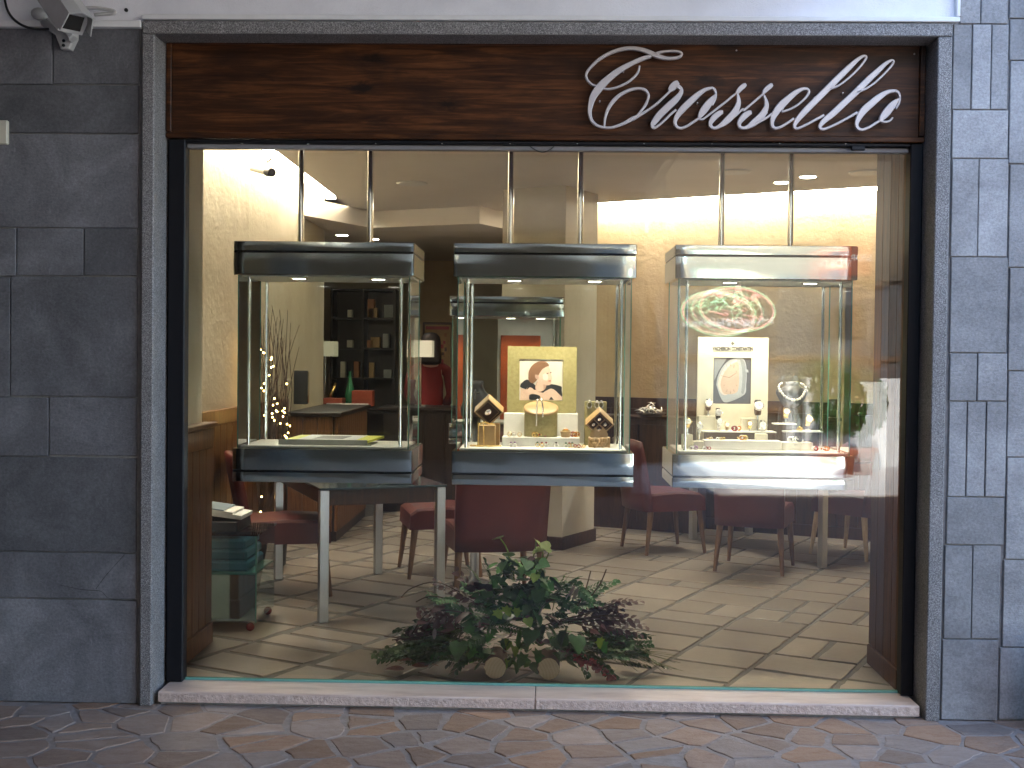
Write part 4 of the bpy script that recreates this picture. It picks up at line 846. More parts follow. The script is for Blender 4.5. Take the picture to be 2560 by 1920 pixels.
for k, z in enumerate((1.28, 1.62, 1.96)):
    for j, (mt, cn) in enumerate((('cream_card', 'cream'), ('poster_a', 'brown'), ('poster_b', 'ochre'), ('grey_card', 'grey'))):
        x = sx0+.08+(sx1-sx0-.16)*(j+random.uniform(.1, .7))/4; wq = random.uniform(.05, .11); hq = random.uniform(.08, .22)
        if abs(x+wq/2-(sx0+sx1)/2) < wq/2+.02: x += .09
        tag(mb(mt).box((x, 8.24, z+.021), (x+wq, 8.34, z+.021+hq), .002).build('shelf_box', loc=(x, 8.24, z+.021)), cn+' box on the '+('lowest', 'middle', 'upper')[k]+' visible shelf of the dark unit', 'box', 'boxes on the dark shelf unit')
# rear wall: poster and lit niche
po = thing('poster', 'framed colourful poster on the rear wall between the cases', 'poster', at(1094, 868, 9.4)); a, b = at(1056, 805, 9.4), at(1131, 932, 9.4)
mb('poster_c').box((a.x, 9.44, b.z), (b.x, 9.49, a.z), .006).build('frame', po); mb('poster_b').box((a.x+.03, 9.43, b.z+.03), (b.x-.03, 9.439, a.z-.03)).build('print', po)
for i in range(26):
    u, v = random.uniform(.05, .3-.05), random.uniform(.05, .42); mt = random.choice(['poster_a', 'poster_c', 'poster_d', 'poster_b'])
    xx, zz = a.x+.04+u*(b.x-a.x-.08)/.3, b.z+.04+v*(a.z-b.z-.1)/.45; mb(mt).box((xx-.012, 9.4265-.0001*i, zz), (xx+.012+random.random()*.01, 9.4298, zz+.03+random.random()*.03)).build('print_figure', po)
mb('poster_d').box((a.x+.04, 9.424, a.z-.09), (b.x-.05, 9.4295, a.z-.05)).build('print_title', po)

# ------------------------------------------------------------------ person in red, back turned
def skinned(name, verts, edges, rad, mat, parent, lv=2):
    me = bpy.data.meshes.new(name); me.from_pydata(verts, edges, []); o = bpy.data.objects.new(name, me); C.objects.link(o); o.parent = parent
    me.materials.append(MATS[mat]); sk = o.modifiers.new('skin', 'SKIN'); sk.use_smooth_shade = True; o.modifiers.new('sub', 'SUBSURF').levels = lv; o.modifiers['sub'].render_levels = lv
    if not me.skin_vertices: me.attributes  # layer is made by the modifier
    lay = me.skin_vertices[0].data if me.skin_vertices else None
    if lay is None:
        bpy.context.view_layer.objects.active = o; bpy.ops.mesh.customdata_skin_add() if hasattr(bpy.ops.mesh, 'customdata_skin_add') else None; lay = me.skin_vertices[0].data
    for i, r in enumerate(rad): lay[i].radius = (r, r) if not isinstance(r, tuple) else r
    lay[0].use_root = True; return o
pX, pY = at(1076, 900, 7.0).x, 7.0
pe = thing('person', 'person in a red top with dark hair, back to the window', 'person', (pX, pY, FZ), R(8), local=True)
V = [(0,0,.92),(0,.01,1.08),(0,.02,1.25),(0,.01,1.38),(0,.0,1.45),(0,-.01,1.53),(0,-.015,1.60),(0,-.01,1.66),
     (.10,.01,1.37),(.18,.01,1.35),(.22,.0,1.10),(.16,.16,.98),(.08,.24,1.02),(.05,.27,1.03),(-.10,.01,1.37),(-.18,.01,1.35),(-.22,.0,1.10),(-.16,.16,.98),(-.08,.24,1.02),(-.05,.27,1.03),
     (.09,0,.88),(.10,.01,.48),(.10,-.02,.08),(.11,.09,.035),(-.09,0,.88),(-.10,.01,.48),(-.10,-.02,.08),(-.11,.09,.035)]
Eg = [(0,1),(1,2),(2,3),(3,4),(4,5),(5,6),(6,7),(3,8),(8,9),(9,10),(10,11),(11,12),(12,13),(3,14),(14,15),(15,16),(16,17),(17,18),(18,19),(0,20),(20,21),(21,22),(22,23),(0,24),(24,25),(25,26),(26,27)]
Rd = [(.15,.10),(.125,.09),(.14,.095),(.12,.08),.055,.075,.088,.06,.06,.055,.043,.035,.03,.02,.06,.055,.043,.035,.03,.02,.085,.06,.042,.035,.085,.06,.042,.035]
skinned('body', V, Eg, Rd, 'skin', pe)
skinned('shirt', V[:5]+V[8:12]+V[14:18], [(0,1),(1,2),(2,3),(3,4),(3,5),(5,6),(6,7),(7,8),(3,9),(9,10),(10,11),(11,12)], [(.165,.115),(.14,.105),(.155,.11),(.135,.095),.065,.07,.068,.055,.046,.07,.068,.055,.046], 'red_shirt', pe)
skinned('trousers', [V[0]]+V[20:23]+V[24:27], [(0,1),(1,2),(2,3),(0,4),(4,5),(5,6)], [(.16,.115),.10,.075,.06,.10,.075,.06], 'dark_trousers', pe)
b = mb('hair_dark').lathe([(.02, 1.735), (.06, 1.725), (.092, 1.69), (.103, 1.64), (.104, 1.58), (.106, 1.52), (.112, 1.46), (.108, 1.42), (.06, 1.405)], (0, -.03, 0), 20, (1, .92)); b.build('hair', pe)

# ------------------------------------------------------------------ vase of tall twigs with fairy lights
vx, vy = at(672, 1300, 3.1).x, 3.1
va = thing('twig_vase', 'dark pot of tall bare twigs against the left wall', 'vase', (vx, vy, FZ)); zr = at(672, 1303, 3.1).z
mb('pot_black').lathe([(.09, FZ), (.12, FZ+.02), (.135, zr-.06), (.14, zr-.01), (.12, zr-.01), (.11, zr-.03)], (vx, vy, 0), 20).build('pot', va); mb('straw').ball((vx, vy, zr-.03), .125, 16, (1, 1, .35)).build('straw', va)
tips = []
for i in range(40):
    px = random.gauss(688, 34); py = random.uniform(745, 860)+abs(px-688)*.6; tp = at(min(max(px, 618), 752), py, 3.1+random.uniform(-.12, .12)); bs = Vector((vx+random.uniform(-.05, .05), vy+random.uniform(-.05, .05), zr-.04)); pts = []
    for k in range(7):
        f_ = k/6; q = bs.lerp(tp, f_); q.x += random.gauss(0, .012)*f_+(.05*math.sin(f_*3.1))*(1 if i % 2 else -.6); q.y += random.gauss(0, .01)*f_; pts.append(q)
    mb('twig').tube(catmull([tuple(q) for q in pts], 2), [.006*(1-.75*k/12) for k in range(13)], 5).build('twig', va)
for i in range(14):
    bs = Vector((vx+random.uniform(-.07, .07), vy+random.uniform(-.05, .05), zr-.04)); mb('twig').tube([bs, bs+Vector((random.uniform(-.03, .05), 0, .35)), bs+Vector((random.uniform(-.03, .08), 0, .72))], [.013, .012, .008], 6).build('twig', va)
fl = thing('fairy_lights', 'string of tiny warm fairy lights wound round the twigs', 'lights', (vx, vy, zr))
Z5 = [(225,680),(258,700),(310,700),(215,728),(283,728),(298,730),(303,748),(357,772),(352,792),(372,850),(353,860),(335,930),(307,952),(215,957),(291,1006),(266,1046),(288,1072),(493,1008),(382,1140),(408,1188),(370,1200),(473,1230),(398,1250),(408,1258),(457,1253),(473,1267),(362,1275),(292,1293),(366,1310),(460,1303),(382,1339),(436,1366),(308,1366),(496,1371),(522,1388),(506,1450),(478,1477),(493,1493)]
lp_ = [(580+u/3.606, 680+v/3.606) for u, v in Z5]+[(460+u/3.352, 1180+v/3.352) for u, v in ((650,207),(642,333),(688,370),(740,380),(755,362),(800,376),(803,416),(897,346))]
pts = []
for px, py in lp_:
    q = at(px, py, 2.88+random.uniform(-.02, .02)); pts.append(q); mb('fairy_glow').ball(q, .0052, 6).build('bulb', fl)
mb('black_plastic').tube(catmull([tuple(q) for q in pts], 2), .0012, 4).build('wire', fl)

# ================================================================== FLOWER ARRANGEMENT ON THE FLOOR
PC = gp(1300, 1672); PC.z = FZ
fw = thing('flower_arrangement', 'low wide arrangement of leaves and twigs on log slices inside the window', 'arrangement', PC)
def leaf(mat, L, W_, fold=.25, curl=.2, n=5, tip=1.0):
    b = mb(mat); vs = []
    for i in range(n+1):
        t_ = i/n; ww = W_/2*math.sin(math.pi*min(1, t_*.9+.08))**(.75)*(1 if i < n else .05); z = -curl*L*t_*t_
        vs += [(-ww, t_*L, z+fold*ww), (0, t_*L, z), (ww, t_*L, z+fold*ww)]
    fs = []
    for i in range(n): a = 3*i; fs += [(a, a+1, a+4, a+3), (a+1, a+2, a+5, a+4)]
    return b.add(vs, fs, True)
def heart(mat, s):
    b = mb(mat); o = [(0, 0, 0), (-.22, -.12, .02), (-.48, .02, .05), (-.5, .3, .04), (-.25, .7, -.03), (0, 1, -.14), (.25, .7, -.03), (.5, .3, .04), (.48, .02, .05), (.22, -.12, .02)]
    vs = [(0, .35, -.02)]+o; n = len(o); return b.add([tuple(c*s for c in v) for v in vs], [(0, 1+i, 1+(i+1) % n) for i in range(n)], True)
def ivy(mat, s):
    b = mb(mat); o = [(0, 0, 0), (-.3, -.15, .03), (-.3, .15, .02), (-.62, .25, .03), (-.32, .45, 0), (-.3, .7, -.02), (0, 1.05, -.12), (.3, .7, -.02), (.32, .45, 0), (.62, .25, .03), (.3, .15, .02), (.3, -.15, .03)]
    vs = [(0, .4, .02)]+o; n = len(o); return b.add([tuple(c*s for c in v) for v in vs], [(0, 1+i, 1+(i+1) % n) for i in range(n)], True)
def sprig(mat, L, n, s):
    b = mb(mat); b.tube([(0, 0, 0), (0, L*.5, .01), (0, L, -.02)], [.002, .0016, .001], 4)
    for i in range(n):
        t_ = .12+.88*i/n; sd_ = 1 if i % 2 else -1; M = Matrix.Translation((0, L*t_, .01*math.sin(3*t_))) @ Matrix.Rotation(sd_*R(-52), 4, 'Z') @ Matrix.Rotation(random.uniform(-.5, .5), 4, 'Y')
        ll = leaf(mat, s*(1.1-.5*t_), s*.42, n=3); b.add([M @ v for v in ll.v], ll.f, True)
    return b
LM = {k: v.mesh('leaf') for k, v in dict(h1=heart('leaf_green', .10), h2=heart('leaf_dark', .115), h3=heart('leaf_lime', .075), i1=ivy('leaf_green', .085), i2=ivy('leaf_lime', .075), i3=ivy('leaf_dark', .09),
     w1=leaf('leaf_wine', .085, .052), w2=leaf('leaf_wine', .065, .045), w3=leaf('leaf_brown', .085, .032), g1=leaf('leaf_grey', .075, .02), d1=leaf('leaf_dark', .15, .062), d2=leaf('leaf_green', .13, .055)).items()}
SP = {k: v.mesh('sprig') for k, v in dict(f1=sprig('leaf_fern', .26, 22, .05), f2=sprig('leaf_dark', .22, 16, .055), f3=sprig('leaf_wine', .24, 12, .055), f4=sprig('leaf_fern', .20, 20, .036)).items()}
def orient(p, d, roll=None, s=1):
    d = Vector(d).normalized(); q = d.to_track_quat('Y', 'Z').to_matrix().to_4x4(); return Matrix.Translation(p) @ q @ Matrix.Rotation(random.uniform(-.9, .9) if roll is None else roll, 4, 'Y') @ Matrix.Scale(s, 4)
YP = PC.y
def fp(px, py, dy=0): return at(px, py, YP+dy)
base = fp(1290, 1600)
# log slices
for px, py, r in ((1238, 1643, 27), (1372, 1642, 27)):
    q = fp(px, py, -.185); rr_ = r/F*(YP+CD); lg = mb('bark').cyl((q.x, q.y, FZ+rr_), (q.x, q.y+.2, FZ+rr_), rr_, n=18); lo = lg.build('log', fw)
    n = 22; vs = [(q.x+rr_*(.96+.05*math.sin(3*k)+.03*math.cos(5*k))*math.cos(2*math.pi*k/n), q.y-.004, FZ+rr_+rr_*.98*math.sin(2*math.pi*k/n)) for k in range(n)]; mb('log_end').add(vs, [list(range(n))[::-1]]).build('cut_face', lo)
# sprays to both sides
def spray(px, py, key, k=3, tpx=1290, tpy=1560, dy=0, sc=1):
    tip = fp(px, py, dy); root = fp(tpx, tpy)
    for i in range(k):
        f_ = i/k; p = root.lerp(tip, .28+.55*f_); d_ = (tip-root); d_ = d_+Vector((random.gauss(0, .05), random.gauss(0, .06), random.gauss(0, .05))); inst(SP[key], 'sprig', fw, orient(p, d_, None, sc*random.uniform(.85, 1.1)))
for a in ((985,1612,'f1',5,1250,1560,-.03), (975,1640,'f2',5,1250,1580,-.05), (1000,1655,'f4',5,1250,1600,-.06), (1045,1640,'f1',4,1240,1600,-.08), (1030,1590,'f3',4,1230,1560), (1075,1545,'f3',4,1230,1540), (1050,1565,'f2',3,1220,1560), (1120,1520,'f2',4,1230,1560), (1140,1480,'f3',3,1250,1540),
          (1110,1650,'f2',3,1240,1600,-.1), (1180,1640,'f2',2,1240,1560,-.1), (1600,1630,'f1',5,1360,1570,-.04), (1575,1652,'f4',5,1350,1600,-.06), (1540,1570,'f3',4,1360,1550), (1545,1520,'f3',4,1370,1540), (1500,1490,'f2',4,1340,1550), (1590,1600,'f2',4,1360,1570), (1460,1490,'f4',3,1350,1540), (1440,1620,'f2',3,1350,1570,-.1), (1500,1640,'f1',4,1350,1590,-.09), (1400,1480,'f2',3,1330,1540), (1200,1470,'f2',3,1270,1540), (1560,1545,'f3',3,1380,1550)): spray(*a)
# the leafy centre
for i in range(190):
    py = random.uniform(1405, 1665); wdt = 42+(py-1400)*.42; px = 1300+random.uniform(-1, 1)*wdt; k = random.choice(['h1','h2','h2','i1','i3','i3','h1','i1','h2','w2','d2','i3'])
    p = fp(px, py-8, random.uniform(-.15, .06)); d_ = Vector(((px-1300)/120+random.gauss(0, .4), -.7+random.gauss(0, .35), random.uniform(-.9, .4))); inst(LM[k], 'leaf', fw, orient(p, d_, None, random.uniform(.42, .78)))
for i in range(34):
    px = random.gauss(1300, 70); py = random.uniform(1450, 1620); spray(px+random.choice([-1, 1])*random.uniform(30, 90), py, random.choice(['f2','f1','f2','f4']), 1, int(px), int(py)+12, random.uniform(-.14, .02), .75)
for px, py, k, sc_ in ((1262,1532,'i2',1.1),(1292,1535,'i2',.9),(1292,1505,'i1',1),(1240,1540,'i2',1),(1318,1560,'h3',1),(1340,1545,'h2',1),(1330,1590,'h2',1.1),(1285,1630,'h3',1.1),(1270,1615,'h3',1),(1150,1620,'h2',1.2),(1175,1635,'i2',.9),(1310,1650,'i3',1.1),(1345,1640,'i3',1.1),(1340,1450,'h3',.9),(1500,1610,'i2',1),(1505,1620,'i1',1),(1440,1605,'h2',1.2),(1410,1590,'h2',1.2),(1260,1665,'i2',.9),(1290,1670,'i1',1)):
    p = fp(px, py-14, -.16); inst(LM[k], 'leaf', fw, orient(p, (random.gauss(0, .25), -.6, -.6), None, sc_*.68))
for i in range(70):
    py = random.uniform(1395, 1500); px = random.gauss(1308, 34); p = fp(px, py, random.uniform(-.10, .06)); inst(LM[random.choice(['h1','i1','h2','i3','h1','d2'])], 'leaf', fw, orient(p, ((px-1308)/60+random.gauss(0, .4), -.6+random.gauss(0, .3), random.uniform(-.7, .7)), None, random.uniform(.42, .72)))
for i in range(60):
    sd = random.choice([-1, 1]); px = 1300+sd*random.uniform(40, 250); py = 1655-random.random()*max(20, 150-abs(px-1300)*.45); p = fp(px, py, random.uniform(-.12, .05)); p.z = max(p.z, FZ+.03); inst(SP[random.choice(['f1','f2','f2','f1','f4'])], 'sprig', fw, orient(p, (sd, -.35+random.gauss(0, .3), random.uniform(-.1, .35)), None, random.uniform(.5, .8)))
for i in range(26):
    px = random.choice([random.uniform(1050, 1190), random.uniform(1430, 1560), random.uniform(1180, 1420)]); py = random.uniform(1500, 1630); p = fp(px, py, random.uniform(-.12, .04)); inst(LM[random.choice(['w1','w2'])], 'leaf', fw, orient(p, ((px-1300)/160+random.gauss(0, .3), -.6, random.uniform(-.5, .5)), None, random.uniform(.8, 1.15)))
for px, py, k in ((1180,1480,'w1'),(1195,1475,'w1'),(1225,1478,'w1'),(1170,1470,'w2'),(1075,1560,'w1'),(1065,1572,'w1'),(1105,1570,'w1'),(1090,1555,'w2'),(1520,1585,'w1'),(1505,1590,'w1'),(1530,1570,'w2')):
    p = fp(px, py, -.08); inst(LM[k], 'leaf', fw, orient(p, (random.gauss(0, .4), -.7, random.uniform(-.2, .8)), None, 1.15))
for px, py in ((1415,1500),(1425,1490),(1435,1498),(1345,1535),(1348,1540),(1085,1598)): inst(LM['g1'], 'leaf', fw, orient(fp(px, py, -.15), (random.gauss(.3, .2), -.4, .9), None, 1))
for px, py in ((1000,1685),(1010,1680),(1060,1662),(1040,1660),(1030,1650),(1070,1665)): q = fp(px, py, -.12); q.z = max(q.z, FZ+.02); inst(LM['w3'], 'leaf', fw, orient(q, (random.choice([-1, 1]), -.3, .2), None, .9))
# red leaf spray, lower right
for i in range(26):
    f_ = i/25; q = fp(1410+f_*120, 1628+f_*58, -.16); q.z = max(q.z, FZ+.012); inst(LM['w2'] if i < 9 else LM['w3'], 'leaf', fw, orient(q, (random.gauss(0, .6), -.5, random.gauss(0, .6)), None, .42)) if i < 9 else None
rl = leaf('leaf_red', .030, .022).mesh('leaf')
for i in range(44):
    f_ = .2+.8*i/43; q = fp(1410+f_*122, 1626+f_*62, -.17); q.z = max(q.z+random.gauss(0, .008), FZ+.014); inst(rl, 'leaf', fw, orient(q, (random.gauss(0, 1), -.7, random.gauss(0, 1)), None, random.uniform(.8, 1.2)))
# anthurium stalks with pale spathes
spm = heart('spathe', .062).mesh('leaf')
for px, py, bx, by in ((1250,1345,1280,1430),(1270,1390,1285,1450),(1340,1350,1315,1440),(1358,1372,1330,1450),(1335,1395,1325,1450),(1358,1405,1335,1460),(1375,1370,1335,1450)):
    t0, t1 = fp(bx, by, -.02), fp(px, py, -.02); md = t0.lerp(t1, .6)+Vector((.012, 0, .008)); mb('leaf_lime').tube(catmull([tuple(t0), tuple(md), tuple(t1)], 4), .0035, 6).build('stalk', fw)
    inst(spm, 'spathe', fw, orient(t1, (random.uniform(-.9, .9), -.55, random.uniform(-.6, .5)), None, random.uniform(.85, 1.15)))
# bare twigs and grass blades
for pts in ([(1200,1565),(1100,1588),(1040,1598),(960,1590)], [(1260,1560),(1150,1570),(1060,1590),(980,1600)], [(1100,1510),(1060,1540),(1030,1585)], [(1150,1480),(1090,1455),(1030,1470),(1003,1493)], [(1150,1505),(1080,1490),(1040,1505)], [(1180,1535),(1110,1525),(1060,1530)],
            [(1440,1520),(1462,1480),(1477,1427)], [(1470,1500),(1500,1460),(1516,1423)], [(1400,1550),(1480,1530),(1550,1503)], [(1420,1555),(1500,1540),(1558,1540)], [(1420,1560),(1500,1550),(1555,1552)], [(1290,1600),(1370,1560),(1460,1545)]):
    mb('twig').tube([tuple(fp(a, b, -.06)) for a, b in catmull([tuple(map(float, q)) for q in pts], 4)], .0032, 5).build('twig', fw)
for px, py in ((1545,1505),(1554,1540),(1558,1552),(1500,1520),(1540,1530)): mb('leaf_wine').ball(fp(px, py, -.06), .012, 7, (1.2, 1, .8)).build('seed_head', fw)
for i in range(26):
    a = fp(1480+random.uniform(-20, 30), 1610+random.uniform(-10, 30), -.05); e = fp(1600+random.uniform(0, 110), 1620+random.uniform(0, 60), random.uniform(-.12, 0)); e.z = max(e.z, FZ+.006); mdp = a.lerp(e, .5); mdp.z += .012
    mb('grass_blade').tube([a, mdp, e], [.0022, .0018, .0008], 3).build('grass_blade', fw)

# ================================================================== WHAT STANDS IN THE CASES
ZB = ZZ[3]+.0125                             # top of the display boards
def boxpx(px0, px1, py0, Y, dpt, mat, name, label, cat, py1=None, parent=None, ch=.002, group=None):
    a = at(px0, py0, Y); b = at(px1, py0, Y); zb = ZB if py1 is None else at((px0+px1)/2, py1, Y).z
    zt = at((px0+px1)/2, py0, Y).z; o = mb(mat).box((a.x, Y, zb), (b.x, Y+dpt, zt), ch).build(name, parent, None if parent else ((a.x+b.x)/2, Y+dpt/2, zb))
    return tag(o, label, cat, group) if not parent else o
# --- left case
bk = thing('booklet_stand', 'low grey tray with a yellow booklet in the left case', 'booklet', (-1.1, .8, ZB))
a, b = at(696, 1100, .72), at(918, 1100, .72); z1 = at(800, 1099, .72).z
mb('grey_card').box((a.x, .72, ZB), (b.x, .725, z1), .001).build('tray_front', bk); mb('grey_card').box((a.x, .7255, ZB), (b.x+.02, .95, ZB+.004)).build('tray_base', bk)
mb('yellow_paper').add([(a.x+.02, .727, z1-.004), (b.x+.003, .727, z1-.004), (b.x+.05, .98, z1+.006), (a.x+.06, .98, z1+.006), (a.x+.02, .727, z1-.014), (b.x+.003, .727, z1-.014), (b.x+.05, .98, z1-.006), (a.x+.06, .98, z1-.006)], [(0,1,2,3), (7,6,5,4), (0,4,5,1), (1,5,6,2), (2,6,7,3), (3,7,4,0)]).build('booklet', bk)
mb('paper').add([(a.x+.09, .74, z1-.001), (b.x-.06, .74, z1-.001), (b.x-.03, .97, z1+.008), (a.x+.12, .97, z1+.008)], [(0,1,2,3)]).build('page', bk)
mb('p_dark').add([(a.x+.16, .76, z1+.0015), (b.x-.13, .76, z1+.0015), (b.x-.1, .9, z1+.0075), (a.x+.19, .9, z1+.0075)], [(0,1,2,3)]).build('page_print', bk)

# --- flat pictures built of thin printed shapes
def picture(parent, Y, layers, mp):
    for k, (mt, pts) in enumerate(layers):
        P = [mp(u, v) for u, v in (catmull(pts+[pts[0]], 4)[:-1] if len(pts) > 4 else pts)]; vs = [(x, Y-.0004*(k+1), z) for x, z in P]
        mb(mt).add(vs, [list(range(len(vs)))]).build('print_shape', parent)
def z3(u, v): return 1140+u/4.148, 840+v/4.148
YS = 1.0
ps = thing('portrait_stand', 'gold linen stand with a portrait print in the middle case', 'picture stand', (0, YS, ZB))
def R3(u, v, Y): return at(*z3(u, v), Y)
a, b = R3(537, 105, YS), R3(1243, 1040, YS); ia, ib = R3(660, 240, YS), R3(1105, 672, YS)
mb('gold_linen').box((a.x, YS, ib.z), (ia.x, YS+.02, ia.z)).build('frame_side', ps); mb('gold_linen').box((ib.x, YS, ib.z), (b.x, YS+.02, ia.z)).build('frame_side', ps)
mb('gold_linen').box((a.x, YS, ia.z), (b.x, YS+.02, a.z)).build('frame_top', ps); mb('gold_linen').box((a.x, YS, ZB), (b.x, YS+.02, ib.z)).build('frame_bottom', ps); mb('p_bg').box((ia.x+.0005, YS+.006, ib.z+.0005), (ib.x-.0005, YS+.018, ia.z-.0005)).build('print', ps)
mp3 = lambda u, v: (lambda p: (p.x, p.z))(R3(u, v, YS+.006))
picture(ps, YS+.0055, [
 ('p_black', [(672,495),(730,452),(790,480),(880,560),(960,500),(1085,520),(1095,560),(1097,628),(1040,600),(950,560),(850,620),(740,560),(668,530)]),
 ('p_skin', [(672,540),(740,560),(830,560),(880,600),(985,545),(1060,595),(1097,662),(880,664),(700,664),(668,664)]),
 ('p_shade', [(840,470),(930,500),(920,555),(860,580),(820,540)]),
 ('p_skin', [(850,465),(900,490),(905,560),(850,575),(828,530)]),
 ('p_hair', [(750,440),(755,370),(785,310),(850,265),(920,260),(965,300),(940,330),(900,350),(860,410),(845,450),(800,490),(765,475)]),
 ('p_skin', [(895,345),(940,318),(965,320),(978,360),(998,440),(988,455),(990,480),(978,505),(940,510),(880,490),(845,450),(860,400)]),
 ('p_hi', [(900,400),(935,390),(955,420),(945,460),(905,450)]),
 ('p_shade', [(820,400),(850,405),(858,435),(840,450),(822,430)]),
 ('p_hair', [(800,330),(860,290),(930,290),(945,310),(880,330),(830,390),(800,420)]),
 ('p_black', [(938,386),(962,380),(958,390),(942,393)]), ('p_black', [(975,375),(990,372),(988,386),(978,385)]), ('p_lip', [(955,462),(988,458),(985,470),(960,470)]),
 ('p_skin', [(725,560),(745,530),(790,540),(830,575),(905,590),(900,620),(840,650),(720,655)]),
 ('p_black', [(760,610),(800,600),(870,620),(855,655),(765,660)]), ('p_black', [(735,540),(760,520),(765,530),(740,555)]), ('p_black', [(975,640),(990,630),(1015,662),(965,662)])], mp3)
wb = thing('white_plinth', 'stepped white plinth under the portrait stand', 'plinth', (0, .9, ZB))
a, b = R3(497, 798, .93), R3(1262, 1040, .93); mb('white_board').box((a.x, .93, ZB), (b.x, .985, a.z), .002).build('upper_step', wb)
a, b = R3(478, 1048, .80), R3(1280, 1180, .80); zst = a.z; mb('white_board').box((a.x, .80, ZB), (b.x, .929, zst), .002).build('lower_step', wb)
cy_ = thing('bracelet_drum', 'gold topped round drum in front of the portrait', 'jewellery stand', ((R3(880, 1050, .87)).x, .865, zst)); cx = R3(880, 900, .87).x; rr_ = (R3(1068, 900, .87).x-R3(695, 900, .87).x)/2*.92; zt = R3(880, 700, .87).z; zl = R3(880, 835, .81).z
b = mb('gold_linen'); n = 32; vs = []
for k in range(n): th = 2*math.pi*k/n; vs.append((cx+rr_*math.cos(th), .865+rr_*.62*math.sin(th), zst+.001))
for k in range(n): th = 2*math.pi*k/n; vs.append((cx+rr_*math.cos(th), .865+rr_*.62*math.sin(th), (zt+zl)/2+(zt-zl)/2*math.sin(th)))
b.add(vs, [(k, (k+1) % n, n+(k+1) % n, n+k) for k in range(n)]+[list(range(n))[::-1]], True).build('drum', cy_)
vs2 = [Vector(v)+Vector((0, 0, .0015)) for v in vs[n:]]; c_ = sum(vs2, Vector())/n; o_ = [c_+(v-c_)*1.05 for v in vs2]; tp = [c_+(v-c_)*1.05+Vector((0, -.004, .008)) for v in vs2]; ins = [c_+(v-c_)*.92+Vector((0, -.006, .013)) for v in vs2]
mb('tan_leather').add(o_+tp+ins, [(k, (k+1) % n, n+(k+1) % n, n+k) for k in range(n)]+[(n+k, n+(k+1) % n, 2*n+(k+1) % n, 2*n+k) for k in range(n)]+[[2*n+k for k in range(n)]], True).build('padded_top', cy_)
def strand(name, label, cat, pts, mat, r, kind='bead', group=None, link=1.9):
    P = [Vector(p) for p in pts]; t = thing(name, label, cat, P[0], group=group); acc = 0; out = [P[0]]
    for a, b in zip(P, P[1:]):
        d = (b-a).length
        if d < 1e-6: continue
        k = link*r-acc
        while k <= d: out.append(a.lerp(b, k/d)); k += link*r
        acc = (acc+d) % (link*r)
    B_ = mb(mat)
    for q in out: B_.ball(q, r, 8)
    o = B_.build('beads', t); return t
yd = .83
def V3(L, Y): return [tuple(R3(u, v, Y)) for u, v in L]
strand('bracelet', 'silver bracelet hanging over the gold drum with a ring end', 'bracelet', catmull(V3([(845,660),(840,720),(835,800),(835,870),(832,940)], .775), 5), 'silver', .0045, group='bracelets on the drum')
strand('bracelet', 'shorter silver bracelet hanging beside the longer one on the drum', 'bracelet', catmull(V3([(885,660),(895,720),(900,780),(900,840)], .78), 5), 'silver', .0055, group='bracelets on the drum')
def torus(b, c, R_, r, n=18, m_=6, nrm='z', sc=1):
    pts = []
    for i in range(n):
        th = 2*math.pi*i/n; e = (R_*math.cos(th), R_*sc*math.sin(th)); pts.append({'z': (c[0]+e[0], c[1]+e[1], c[2]), 'y': (c[0]+e[0], c[1], c[2]+e[1]), 'x': (c[0], c[1]+e[0], c[2]+e[1])}[nrm])
    return b.tube(pts, r, m_, True)
def ring(px, py, Y, label, stone='ruby', metal='gold', z=None, s=1.0, grp='small rings in the middle case'):
    p = at(px, py, Y); z = ZB if z is None else z; t = thing('ring', label, 'ring', (p.x, Y, z), group=grp)
    torus(mb(metal), (p.x, Y, z+.0115*s), .0095*s, .0022*s, nrm='y').build('band', t); mb(stone).ball((p.x, Y, z+.024*s), .0062*s, 8, (1, 1, .7)).build('gem', t); return t
def cluster(px, py, Y, z, mats, n, spread, r, name, label, cat):
    p = at(px, py, Y); t = thing(name, label, cat, (p.x, Y, z))
    for k in range(n): torus(mb(mats[k % len(mats)]), (p.x+random.uniform(-spread, spread), Y+random.uniform(-.012, .012), z+r*1.02+.001), r*random.uniform(.8, 1), r*.3, 14, 6, 'y').build('loop', t); 
    for k in range(n): mb(mats[(k+1) % len(mats)]).ball((p.x+random.uniform(-spread, spread), Y-.008, z+r*random.uniform(.4, 1.4)), r*.42, 8).build('gem', t)
    return t
cluster(1350, 1085, .79-.0, zst+.0005, ['amber', 'gold', 'ruby'], 5, .03, .011, 'ring_group', 'orange and gold rings in front of the gold drum', 'rings') if 0 else cluster(1350, 1085, .815, zst+.0005, ['amber', 'gold', 'ruby'], 5, .03, .011, 'ring_group', 'orange and gold rings in front of the gold drum', 'rings')
